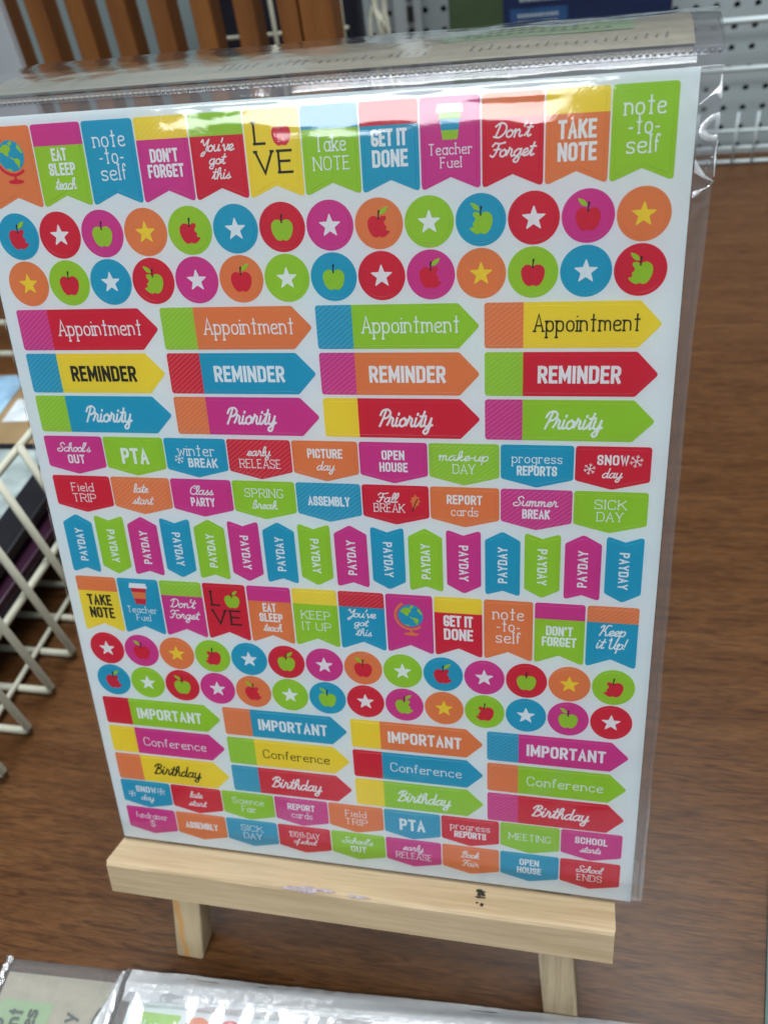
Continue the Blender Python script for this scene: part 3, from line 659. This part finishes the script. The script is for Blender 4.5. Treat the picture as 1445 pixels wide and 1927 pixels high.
# marks on the ledge: a smear of purple paint along the front edge and a black ink blot
bm = bmesh.new()
for cx, cz, rx, rz in ((-18, 12.7, 6.0, .75), (-10.5, 12.4, 3.5, .4), (2, 12.9, 4, .3), (-25, 13.0, 2.5, .3)):
    poly(bm, [(cx + math.cos(a) * rx * (1 + .3 * noise.noise(Vector((a * 2, cx, 0)))), -232.36 - max(0, cz + math.sin(a) * rz - 12.2) * .25, cz + math.sin(a) * rz * (1 + .6 * noise.noise(Vector((a * 3, cx, 2))))) for a in (2 * PI * k / 22 for k in range(22))], 0) if False else None
    ring = []
    for k in range(26):
        a = 2 * PI * k / 26; f_ = 1 + .55 * noise.noise(Vector((math.cos(a) * 2, math.sin(a) * 2, cx)))
        z = cz + math.sin(a) * rz * f_ * 1.4; x = cx + math.cos(a) * rx * f_
        y = -232.15 if z < 11.9 else -232.15 - (z - 11.9) * .28 - max(0, z - 13.0) * .6
        ring.append(bm.verts.new((x, y - .0, min(z, 13.75))))
    bm.faces.new(ring)
link('paint_smear', finish(bm, 'paint_smear', plain('purple_paint', (.31, .26, .29), .7, vary=.35, vscale=700)), easel, label='faded purple paint smear along the front edge of the ledge')
bm = bmesh.new()
for cx, cz, rx, rz, sd in ((45.7, 3.2, 1.9, .75, 1), (46.6, 4.4, .9, 1.1, 2), (45.3, 4.6, .8, .9, 7), (45.9, 6.0, 1.9, .45, 3), (44.9, 8.5, .5, .3, 4), (46.7, 9.1, .7, .7, 5)):
    ring = []
    for k in range(14):
        a = 2 * PI * k / 14; f_ = 1 + .8 * noise.noise(Vector((math.cos(a) * 1.7, math.sin(a) * 1.7, sd * 5.3)))
        ring.append(bm.verts.new((cx + math.cos(a) * rx * f_, -232.2 - .01 * sd, cz + math.sin(a) * rz * f_)))
    bm.faces.new(ring)
link('ink_mark', finish(bm, 'ink_mark', ink('black')), easel, label='black ink blot on the top of the ledge')
# ------------------------------------------------------------------ clear bag round the standing sheet
film_m = film('clear_film', tint=(.965, .97, .975), gloss=.44, rough=.07, bump=.06, haze=.006)
back_m = film('clear_film_back', tint=(.84, .82, .84), gloss=.15, rough=.2, bump=.05, haze=.11)
seam_m = film('film_seam', tint=(.70, .70, .75), gloss=.8, rough=.2, bump=.12, bscale=900, haze=.10)
bag = empty('plastic_bag', 'crinkled clear plastic bag around the upright sticker sheet', 'plastic bag', SHEET)
def fbm(x, y, s_, seed): return noise.fractal(Vector((x * s_, y * s_, seed)), .6, 2.1, 3)
TILT = [(-30, 0), (-10, -2.5), (8, -3.0), (15, -1), (19.5, 6), (23, 11.5), (27.5, 13.5), (29.5, 9), (31.2, 13), (32.2, 38), (34.6, 47), (37, 58)]
def tilt_tab():
    out = []; z = 1.25; y = -30.0; k = 0
    while y <= 37:
        while k < len(TILT) - 2 and y > TILT[k + 1][0]: k += 1
        (a, ta), (b, tb) = TILT[k], TILT[k + 1]
        out.append(z); z -= math.tan(math.radians(ta + (tb - ta) * (y - a) / (b - a))) * .25; y += .25
    return out
TAB = tilt_tab()
def prof_z(y):
    q = (y + 30) / .25
    if q <= 0: return TAB[0]
    i = min(int(q), len(TAB) - 2); return TAB[i] + (TAB[i + 1] - TAB[i]) * (q - i)
def front_z(x, y):
    z = prof_z(y) + .22 * fbm(x, y, .030, 3)
    band = max(0, min(1, (y - 10) / 10))
    z += band * (.42 * noise.noise(Vector((x * .028, y * .09, 6))) + .05 * noise.noise(Vector((x * .05, y * .5, 4))))
    e = min(1, max(0, (x - 97.2) / 6.0)); z -= e * (.9 + max(0, z - 1.5) * .5)
    e = min(1, max(0, (-97.8 - x) / 1.8)); z -= e * e * 2.2
    f_ = max(0, min(1, (x - 95.5) / 3.5))                              # crumpled margin with folds fanning out of a kink
    if f_ > 0:
        dx, dy = x - 103.6, y - 5.5; r = math.hypot(dx, dy); an = math.atan2(dy, -dx)
        z += f_ * (1.3 * math.exp(-r / 9) * abs(math.sin(an * 3.1 + .6)) + math.exp(-((y - 14) / 11) ** 2) * (1.2 * noise.noise(Vector((x * .16, y * .17, 3))) + .5 * noise.noise(Vector((x * .3, y * .35, 13)))))
        z += f_ * .18 * fbm(x * 2, y * .35, .1, 44)
    if y < -222: z -= (-222 - y) / 10 * .8
    return max(z, .45 if abs(x) < 97.8 and y < 31.5 else -3.0)
def gridmesh(name, x0, x1, y0, y1, nx, ny, fn, mat):
    bm = bmesh.new(); V = []
    for j in range(ny + 1):
        for i in range(nx + 1):
            x = x0 + (x1 - x0) * i / nx; y = y0 + (y1 - y0) * j / ny; V.append(bm.verts.new(fn(x, y)))
    for j in range(ny):
        for i in range(nx):
            a = j * (nx + 1) + i; bm.faces.new((V[a], V[a + 1], V[a + nx + 2], V[a + nx + 1]))
    return finish(bm, name, mat, True)
def edgex(x, y):         # the bag's side edge is not quite straight
    if x > 98: return x + (x - 98) / 5 * (.9 * noise.noise(Vector((y * .03, 4, 0))) - (1.2 if y < -30 else 1.2 * max(0, min(1, (-y + 10) / 40))))
    return x
link('front_film', gridmesh('front_film', -99.6, 103.4, -232.2, 36.3, 150, 380, lambda x, y: (edgex(x, y), y, front_z(x, y)), film_m), bag)
link('back_film', gridmesh('back_film', -99.6, 103.4, -232.2, 36.3, 10, 40, lambda x, y: (edgex(x, y), y, -1.62 if y < 31 else -1.62 - (y - 31) / 5.3 * 1.2), back_m), bag)
bm = bmesh.new()
for k in range(120):
    y0 = -232.2 + k * (236.0 / 120); y1 = y0 + 236.0 / 120
for xx in (101.2,):
    P = [(edgex(xx, y) + .12 * noise.noise(Vector((y * .1, xx, 0))), y, front_z(xx, y) + .12) for y in [-231 + 3 * k for k in range(82)]]
    tube(bm, P, .10, 5)
link('side_seam', finish(bm, 'side_seam', seam_m, True), bag)
# creases in the crumpled right margin, their bright glints painted as white haze
crease_glint_m = film('crease_glint_film', tint=(.9, .92, .94), gloss=2.0, rough=.2, bump=.35, bscale=260, haze=.62)
def crease_glint(name, A, B):      # ribbon between two edge curves, bowed out of the film
    n = len(A); bm = bmesh.new(); V = []
    for i in range(n):
        for k in range(5):
            t = k / 4; x = A[i][0] * (1 - t) + B[i][0] * t; y = A[i][1] * (1 - t) + B[i][1] * t
            V.append(bm.verts.new((x, y, max(front_z(x, y), -.5) + .25 + .45 * math.sin(t * PI) * math.sin(max(.1, i / (n - 1)) * PI * .9))))
    for i in range(n - 1):
        for k in range(4): a = i * 5 + k; bm.faces.new((V[a], V[a + 1], V[a + 6], V[a + 5]))
    link(name, finish(bm, name, crease_glint_m, True), bag)
def cv(*p): return [tuple(q) for q in crs([Vector(v) for v in p], 5)]
crease_glint('crease_glint', cv((103.0, 7.1), (101.0, 8.6), (98.4, 12.2)), cv((103.0, 6.9), (101.0, 7.6), (98.4, 9.2)))
crease_glint('crease_glint', cv((103.0, 6.8), (101.0, 5.6), (98.4, 4.9)), cv((103.0, 6.6), (101.0, 4.9), (98.4, 3.3)))
crease_glint('crease_glint', cv((103.1, 22.0), (100.9, 21.3), (98.9, 19.2), (99.0, 17.0), (100.9, 15.9), (103.1, 16.0)), cv((103.1, 20.6), (101.6, 20.2), (100.5, 18.9), (100.5, 18.0), (101.6, 17.3), (103.1, 17.2)))
crease_glint('crease_glint', cv((102.9, 30.0), (102.6, 27.6), (101.0, 26.0), (98.3, 23.9)), cv((103.3, 29.8), (103.3, 25.0), (101.6, 25.7), (98.3, 23.6)))
crease_glint('crease_glint', cv((103.1, 16.0), (102.7, 12.0), (102.9, 8.0)), cv((103.4, 16.0), (103.2, 12.0), (103.2, 8.0)))
# welded top edge: flat strip and a row of heat-seal dots
def crest(x, s_):          # s_ 0..1 across the strip
    return (x, 34.3 + 2.0 * s_, front_z(x, 34.3 + 2.0 * s_) + .12 + .15 * math.sin(s_ * PI))
link('seal_strip', gridmesh('seal_strip', -102, 103.3, 0, 1, 120, 4, lambda x, y: crest(x, y), seam_m), bag)
bm = bmesh.new(); nd = 128
for k in range(nd):
    x = -101.2 + 203.6 * k / (nd - 1); cx, cy, cz = crest(x, .38)
    R_ = []
    for rr, h in ((.5, 0), (.38, .22), (.16, .32)):
        R_.append([bm.verts.new((cx + rr * math.cos(a), cy + rr * 1.2 * math.sin(a), cz + h)) for a in (2 * PI * q / 6 for q in range(6))])
    for a, b in zip(R_, R_[1:]):
        for q in range(6): bm.faces.new((a[q], a[(q + 1) % 6], b[(q + 1) % 6], b[q]))
    bm.faces.new(R_[-1])
dots = link('seal_dots', finish(bm, 'seal_dots', plain('seal_dot', (.40, .43, .45), .45, .4), True), bag); dots['kind'] = 'stuff'
# header flap folded back behind the welded edge: world points (mm) turned into the bag's frame
def wb(p): return tuple((inv @ (Vector(p) * S)) * 1000)
def lerp(a, b, t): return Vector(a) * (1 - t) + Vector(b) * t
FR0, FR1 = (-100.5, 11.5, 319.4), (103.4, 11.5, 319.4)
BK0, BK1 = (-99, 64, 315.6), (104.4, 43, 320.2)
def flap(u, v, ex=0, lift=0):
    p = lerp(lerp(FR0, FR1, u), lerp(BK0, BK1, u), v)
    p.z += 1.6 * math.sin(v * PI) ** .8 * (1 - .4 * u) + .4 * fbm(u * 200, v * 30, .03, 12) * v + lift
    p.z += .12 * noise.noise(Vector((u * 9, v * 22, 2)))
    return p
flap_m = film('flap_film', tint=(.84, .84, .86), gloss=1.15, rough=.12, bump=.14, bscale=60, haze=.04)
link('header_film', gridmesh('header_film', 0, 1, 0, 1, 90, 24, lambda u, v: wb(flap(u, v, 0, .9)), flap_m), bag)
link('header_back_film', gridmesh('header_back_film', 0, 1, 0, 1, 40, 12, lambda u, v: wb(flap(u, v, 0, -.6)), flap_m), bag)
kraft_m = plain('kraft_card', (.34, .31, .235), .75, .2, bump=.1, bscale=400, vary=.06, vscale=300)
head = empty('header_card', 'kraft paper header card folded back in the bag above the upright sheet', 'header card', SHEET)
link('card', gridmesh('card', .025, .968, .10, .985, 60, 16, lambda u, v: wb(flap(u, v)), kraft_m), head)
green_m = plain('pale_green_print', (.26, .36, .20), .7, .2)
link('green_label', gridmesh('green_label', .66, .90, .52, .94, 24, 8, lambda u, v: wb(flap(u, v, 0, .12)), green_m), head)
link('green_leaf', gridmesh('green_leaf', .06, .40, .55, .93, 24, 8, lambda u, v: wb(flap(u, v + .05 * math.sin(u * 30), 0, .12)), plain('dull_green_print', (.20, .235, .13), .7, .2, vary=.45, vscale=60)), head, label='blotchy dull green print at the left end of the card')
bm = bmesh.new()
random.seed(3)
for k in range(52):
    u = .36 + .0115 * k
    if random.random() < .25: continue
    v0 = .26 + random.uniform(-.01, .01); dv = random.choice((.06, .09, .05, .11)); du = random.choice((.0022, .003, .0018))
    q = [flap(u, v0, 0, .16), flap(u + du, v0, 0, .16), flap(u + du + .002, v0 + dv, 0, .16), flap(u + .002, v0 + dv, 0, .16)]
    bm.faces.new([bm.verts.new(wb(p)) for p in q])
for r in range(3):
    for k in range(11 if r else 14):
        u = .69 + .0135 * k; v0 = .60 + r * .10
        q = [flap(u, v0, 0, .2), flap(u + .006, v0, 0, .2), flap(u + .008, v0 + .045, 0, .2), flap(u + .002, v0 + .045, 0, .2)]
        bm.faces.new([bm.verts.new(wb(p)) for p in q])
lt = link('lettering', finish(bm, 'lettering', plain('faded_print', (.15, .15, .12), .7)), head); lt['label'] = 'rows of small dark print too foreshortened to read'
# ------------------------------------------------------------------ second bag lying in front
ang = math.radians(92.9)
LIE = Matrix.Translation(Vector((-63.5, -201.3, 1.9)) * S) @ Matrix.Rotation(ang, 4, 'Z')
sh2 = make_sheet(empty('sticker_sheet', 'matching sticker sheet lying flat in the glossy bag at the front', 'sticker sheet', LIE @ Matrix.Translation((-.006, 0, 0))), 40)
bag2 = empty('plastic_bag', 'shiny clear plastic bag lying on the table in front of the easel', 'plastic bag', LIE)
def lie_z(x, y):
    z = 2.2 + 1.0 * fbm(x, y, .022, 21) + .35 * fbm(x * .5, y * 1.6, .08, 33) + .12 * noise.noise(Vector((x * .12, y * .5, 8)))
    e = max(0, min(1, (x - 90) / 13)); z = z * (1 - e * .35) + .5 * math.exp(-((x - 95.5) / 2.8) ** 2) * (.7 + .4 * noise.noise(Vector((y * .08, 0, 7))))
    z += 3.6 * max(0, 1 - abs(y - 30) / 30) * math.exp(-((x - 62) / 26) ** 2) * .55
    z -= 1.5 * math.exp(-((y - 35.6) / 1.6) ** 2)
    z += 2.8 * math.exp(-((y - 41) / 4.2) ** 2) * (.6 + .5 * noise.noise(Vector((x * .07, 1, 0)))) * (1 if y > 36 else .3)
    return max(.5, z)
film2 = film('glossy_film', gloss=2.6, rough=.12, bump=.22, bscale=45, haze=.16)
film3 = film('header_gloss', tint=(.90, .91, .92), gloss=1.0, rough=.08, bump=.2, bscale=45, haze=.10)
link('front_film', gridmesh('front_film', -103, 103.3, -232, 35.6, 110, 150, lambda x, y: (x + (.5 * noise.noise(Vector((y * .06, 0, 0))) if x > 100 else 0), y, lie_z(x, y) if x < 103 else -1.5), film2), bag2)
def hz(x, y):
    e = max(0, min(1, (x - 92) / 11))
    return max(.3, .9 + .5 * fbm(x, y, .05, 40) - e * .6 + lie_z(x, y) * max(0, 1 - (y - 36) / 14) * (.7 if x > 50 else .4))
link('header_film', gridmesh('header_film', -103, 103.3, 35.6, 92.5, 100, 40, lambda x, y: (x, y, hz(x, y) if x < 103 else -1.5), film3), bag2)
link('seal_strip', gridmesh('seal_strip', -103, 103.3, 35.0, 37.4, 160, 4, lambda x, y: (x, y + .5 * noise.noise(Vector((x * .08, 0, 3))), max(.9, hz(x, 38) * .8) + .25 + .3 * noise.noise(Vector((x * .5, y, 3)))), film('dark_seal', tint=(.42, .43, .46), gloss=1.5, rough=.2, bump=.9, bscale=700, haze=.06)), bag2)
glare_fold_m = film('glare_fold_film', tint=(.90, .92, .94), gloss=.9, rough=.25, bump=.5, bscale=160, haze=.50)  # white haze stands in for glare on the edge strip; the fold shares it
link('edge_glare', gridmesh('edge_glare', 0, 1, -232, 34.6, 8, 300, lambda u, y: (90.5 + 12.5 * u + .5 * noise.noise(Vector((y * .06, 1, 0))), y, 1.1 + (1.9 + 1.0 * noise.noise(Vector((y * .05, 9, 0)))) * math.sin(u * PI) + .5 * math.sin(u * PI * 4 + y * .05) + .4 + .5 * noise.noise(Vector((y * .22, u * 4, 3)))), glare_fold_m), bag2)  # added strip that carries painted white glare along the bag's long edge
link('corner_fold', gridmesh('corner_fold', 0, 1, 0, 1, 40, 40, lambda u, v: (102 - 52 * v, 37.5 + u * (1 + 17 * v), 1.6 + hz(90, 50) * .3 + 2.6 * v * (1 - v) * math.sin(u * PI) + 1.3 * math.sin(u * PI * 3 + v * 2) * v * .6 + .6 * noise.noise(Vector((u * 3, v * 5, 1)))), glare_fold_m), bag2)
# crumpled end of the header
link('end_crimp', gridmesh('end_crimp', 60, 103.2, 91, 94.5, 60, 6, lambda x, y: (x, y + .9 * noise.noise(Vector((x * .35, 2, 0))), 1.2 + 1.4 * abs(noise.noise(Vector((x * .4, y * .7, 5)))) + .8 * math.sin((y - 91) / 3.5 * PI)), film('crimp_film', tint=(.8, .82, .84), gloss=2.6, rough=.15, bump=.8, bscale=300, haze=.35)), bag2)
head2 = empty('header_card', 'kraft header card with green label in the bag lying at the front', 'header card', LIE)
def kz(x, y): return .15 + .2 * fbm(x, y, .03, 77)
link('card', gridmesh('card', -98, 97.6, 39.0, 90.5, 50, 20, lambda x, y: (x, y, kz(x, y)), kraft_m), head2)
link('green_label', gridmesh('green_label', 20, 87, 64.5, 88.5, 12, 8, lambda x, y: (x, y, kz(x, y) + .08), green_m), head2)
bm = bmesh.new()
for s_, y, xe in (('p', 83.4, 79.5), ('nt', 76.6, 84.0), ('es', 69.8, 84.0)):
    wd = {'p': 3.8, 'nt': 7.0, 'es': 7.2}[s_]
    text(bm, s_, 'B', xe - wd / 2, y, 6.6, wd, .75, .16)
text(bm, 'y', 'B', 82.5, 53, 6, 3.6, .75, .15)
link('lettering', finish(bm, 'lettering', plain('dark_print', (.03, .05, .03), .7)), head2)
# card edges: a fold line pressed along the header
# ------------------------------------------------------------------ dark green mat at the right
mat_o = bpy.data.objects.new('cutting_mat', None)
bm = bmesh.new()
P = [(150.4, -90), (163, -12), (480, -62), (466, -146)]
lo = [bm.verts.new((x, y, .2)) for x, y in P]; up = [bm.verts.new((x, y, 3.0)) for x, y in P]
bm.faces.new(up); bm.faces.new(lo[::-1])
for k in range(4): bm.faces.new((lo[k], lo[(k + 1) % 4], up[(k + 1) % 4], up[k]))
bpy.data.objects.remove(mat_o)
tag(link('cutting_mat', finish(bm, 'cutting_mat', plain('dark_green_vinyl', (.035, .075, .07), .5, vary=.15, vscale=60))), 'dark green mat lying on the table at the lower right', 'mat')
# ------------------------------------------------------------------ white wire rack on the left, with packs lying in it
wire_m = plain('white_wire', (.50, .49, .39), .45, .4, vary=.08, vscale=30)
rack = empty('wire_rack', 'cream white coated wire rack full of packets left of the easel', 'wire rack', Matrix.Identity(4))
ys = [-18 - 26.8 * k for k in (3, 2, 1)] + [-18 + 27 * k for k in range(13)]
for yy in ys:
    bm = bmesh.new()
    x0 = -213
    tube(bm, [(-480, yy, 2.4), (-236, yy, 2.2), (-217, yy, 2.0), (-213.6, yy, 2.8), (-213, yy, 5.5), (-219.5, yy, 50), (-229.5, yy, 116)], 2.25, 8)
    link('cross_wire', finish(bm, 'cross_wire', wire_m, True), rack)
for x, z, r in ((-236, 4.9, 1.6), (-223.8, 53, 2.3), (-232.5, 113, 2.3), (-330, 4.9, 1.6), (-430, 4.9, 1.6), (-481, 60, 2.3), (-490, 113, 2.3)):
    bm = bmesh.new(); tube(bm, [(x, -105, z), (x, 310, z)], r, 8); link('rail', finish(bm, 'rail', wire_m, True), rack)
for z in (30, 58, 86, 113):
    bm = bmesh.new(); tube(bm, [(-488, 311, z), (-224 - z * .08, 311, z)], 2.2, 8); link('end_wire', finish(bm, 'end_wire', wire_m, True), rack)
for x in (-245, -262, -300, -340):
    bm = bmesh.new(); tube(bm, [(x, 311, 3), (x - 2, 313, 113)], 1.7, 8); link('end_wire', finish(bm, 'end_wire', wire_m, True), rack)
packs = [  # right edge, left edge, y0, y1, z0, z1, tilt, label, sleeve colour, [(x0, x1, y0, y1, colour)]
 (-247, -470, 14, 192, 52, 59, .0, 'black-bordered packet with a pastel print, topmost of the pile in the wire rack', (.010, .010, .014), [(-268, -462, 24, 184, (.30, .36, .36)), (-276, -322, 60, 120, (.36, .20, .23)), (-330, -452, 40, 170, (.20, .36, .38))]),
 (-240, -470, 8, 186, 42, 47.5, .0, 'plum-coloured packet directly under the pastel one in the wire rack', (.030, .008, .022), [(-250, -462, 14, 180, (.055, .018, .045))]),
 (-262, -470, 0, 128, 14, 20, .0, 'greyish lilac packet lowest of the pile in the wire rack', (.14, .13, .19), [(-272, -460, 8, 120, (.05, .03, .04))]),
 (-300, -470, 200, 300, 40, 45, .0, 'kraft brown packet with a white label at the far end of the wire rack', (.24, .165, .085), [(-322, -344, 232, 262, (.48, .52, .55)), (-350, -462, 210, 296, (.22, .36, .50))])]
for i, (xr, xl, y0, y1, z0, z1, tl, lb, c0, prints) in enumerate(packs):
    cx, cy = (xr + xl) / 2, (y0 + y1) / 2
    t = empty('sticker_packet', lb, 'packet', Matrix.Translation(Vector((cx, cy, z0)) * S) @ Matrix.Rotation(math.radians((1.2, -.8, 2, 5)[i]), 4, 'Z'), 'packets piled in the wire rack')
    bm = bmesh.new(); box(bm, xl - cx, xr - cx, y0 - cy, y1 - cy, 0, z1 - z0, bev=1.2)
    link('sleeve', finish(bm, 'sleeve', plain('sleeve_%d' % i, c0, .3, vary=.2, vscale=40)), t)
    for k, (a, b, c, d, col) in enumerate(prints):
        bm = bmesh.new(); box(bm, b - cx, a - cx, c - cy, d - cy, z1 - z0 + .1 + .3 * k, z1 - z0 + .3 + .3 * k)
        link('front_card' if k == 0 else 'label', finish(bm, 'front_card', plain('print_%d_%d' % (i, k), col, .4, vary=.4, vscale=45)), t)
# ------------------------------------------------------------------ slatted wooden stand behind, top left
slat_m = wood('orange_pine', (.27, .098, .019), (.16, .052, .010), 2, rings=40, rough=.5)
stand = empty('slatted_stand', 'upright slatted stand of orange brown wood behind the sticker sheet', 'wooden stand', Matrix.Identity(4))
for k in range(9):
    x = -353.5 + 33.6 * (k - 2)
    bm = bmesh.new(); box(bm, x, x + 15.5, 470, 492, 12, 420, bev=.8); link('slat', finish(bm, 'slat', slat_m), stand)
bm = bmesh.new(); box(bm, -134, -109, 466, 492, 0, 420, bev=1); link('post', finish(bm, 'post', slat_m), stand)
bm = bmesh.new(); box(bm, -440, -134.5, 473, 489, 0, 11.5, bev=1); link('bottom_rail', finish(bm, 'bottom_rail', slat_m), stand)
bm = bmesh.new(); box(bm, -412, -363, 452, 460, 0, 420, bev=1)
tag(link('white_board', finish(bm, 'white_board', plain('white_board_paint', (.44, .47, .50), .5, vary=.08, vscale=12))), 'plain white board standing at the far left beside the slatted stand', 'board')
# wire grid with dark packs behind the slats
grid = empty('wire_grid', 'white wire grid panel seen between the wooden slats', 'wire grid', Matrix.Identity(4))
for k in range(5):
    bm = bmesh.new(); x = -262 + k * 31; tube(bm, [(x, 600, 0), (x, 600, 380)], 2.0, 6); link('wire', finish(bm, 'wire', wire_m, True), grid)
for k in range(8):
    bm = bmesh.new(); z = 40 + k * 42; tube(bm, [(-265, 604, z), (-134, 604, z)], 1.8, 6); link('wire', finish(bm, 'wire', wire_m, True), grid)
for x0, x1, z0, z1, c, lb in ((-262, -170, 60, 400, (.012, .014, .028), 'dark navy packet hanging behind the left slats'), (-165, -128, 60, 400, (.010, .014, .035), 'dark navy packet hanging behind the right slats')):
    bm = bmesh.new(); box(bm, x0, x1, 625, 645, z0, z1, bev=2)
    tag(link('dark_packet', finish(bm, 'dark_packet', plain('navy_dark', c, .5, vary=.3, vscale=20))), lb, 'packet')
# ------------------------------------------------------------------ things on the pegboard
up = empty('slotted_upright', 'white slotted metal upright left of the pegboard holes', 'shelf upright', Matrix.Identity(4))
bm = bmesh.new(); box(bm, -136, -106, 818, 828, 0, 600, bev=1); link('channel', finish(bm, 'channel', plain('upright_paint', (.42, .47, .49), .4)), up)
for k in range(14):
    bm = bmesh.new(); box(bm, -121, -114, 816.2, 817.5, 122 + 21.5 * k, 122 + 21.5 * k + 15); link('slot', finish(bm, 'slot', plain('slot_black', (.01, .01, .01), .8)), up)
hooks = empty('wire_hooks', 'tangle of bent white wire hooks beside the wooden post', 'wire hooks', Matrix.Identity(4))
random.seed(11)
for k in range(11):
    x = -172 + k * 6.5; bm = bmesh.new()
    q = [(x + random.uniform(-8, 8), 690 + random.uniform(-20, 20), 100), (x + random.uniform(-14, 14), 690, 170 + random.uniform(-10, 10)), (x + random.uniform(-16, 16), 700, 215), (x + random.uniform(-20, 20), 700, 260), (x + random.uniform(-20, 20), 700, 300)]
    pts = crs([Vector(p) for p in q], 5); tube(bm, pts, 2.0, 6); link('hook', finish(bm, 'hook', wire_m, True), hooks)
bm = bmesh.new(); box(bm, -68, -10, 760, 790, 110, 330, bev=3)
tag(link('green_packet', finish(bm, 'green_packet', plain('olive_pack', (.06, .10, .045), .5, vary=.3, vscale=15))), 'dull green packet hanging left of the navy package', 'packet')
nb = empty('navy_package', 'dark navy package with lighter blue panels hanging before the pegboard', 'package', Matrix.Identity(4))
bm = bmesh.new(); box(bm, -8, 145, 700, 722, 150, 360, bev=2); link('box', finish(bm, 'box', plain('navy_print', (.010, .022, .075), .35)), nb)
bm = bmesh.new(); box(bm, -1, 52, 699.2, 699.8, 154, 191); link('panel', finish(bm, 'panel', plain('blue_print', (.022, .075, .20), .35, vary=.3, vscale=40)), nb)
bm = bmesh.new(); box(bm, 56, 138, 699.2, 699.8, 154, 178); link('panel', finish(bm, 'panel', plain('teal_print', (.03, .14, .16), .35, vary=.4, vscale=40)), nb)
bm = bmesh.new(); box(bm, 60, 106, 699.0, 699.7, 198, 224); link('panel', finish(bm, 'panel', plain('aqua_print', (.10, .34, .38), .35, vary=.4, vscale=40)), nb)
bm = bmesh.new(); random.seed(5)
for z, x0, x1 in ((184, 6, 44), (178, 6, 40), (172, 6, 36), (197, 8, 54)):
    x = x0
    while x < x1:
        wd = random.uniform(1.6, 3.4); box(bm, x, x + wd, 698.6, 699.0, z, z + 2.6); x += wd + 1
link('print_lines', finish(bm, 'print_lines', plain('pale_print', (.35, .42, .48), .5)), nb, label='blurred rows of tiny pale print')
bask = empty('wire_basket', 'white wire basket front standing against the pegboard at right', 'wire basket', Matrix.Identity(4))
for z, r in ((3, 2.2), (18, 1.8), (36, 1.8), (98, 2.6), (143, 3.2)):
    bm = bmesh.new(); tube(bm, [(150, 800, z), (430, 800, z)], r, 6); link('rail', finish(bm, 'rail', plain('basket_wire', (.50, .57, .58), .4), True), bask)
for k in range(14):
    x = 170 + 20.3 * k
    bm = bmesh.new(); tube(bm, [(x, 796, 0), (x, 796, 56)], 1.3, 6); link('wire', finish(bm, 'wire', plain('basket_wire', (.50, .57, .58)), True), bask)
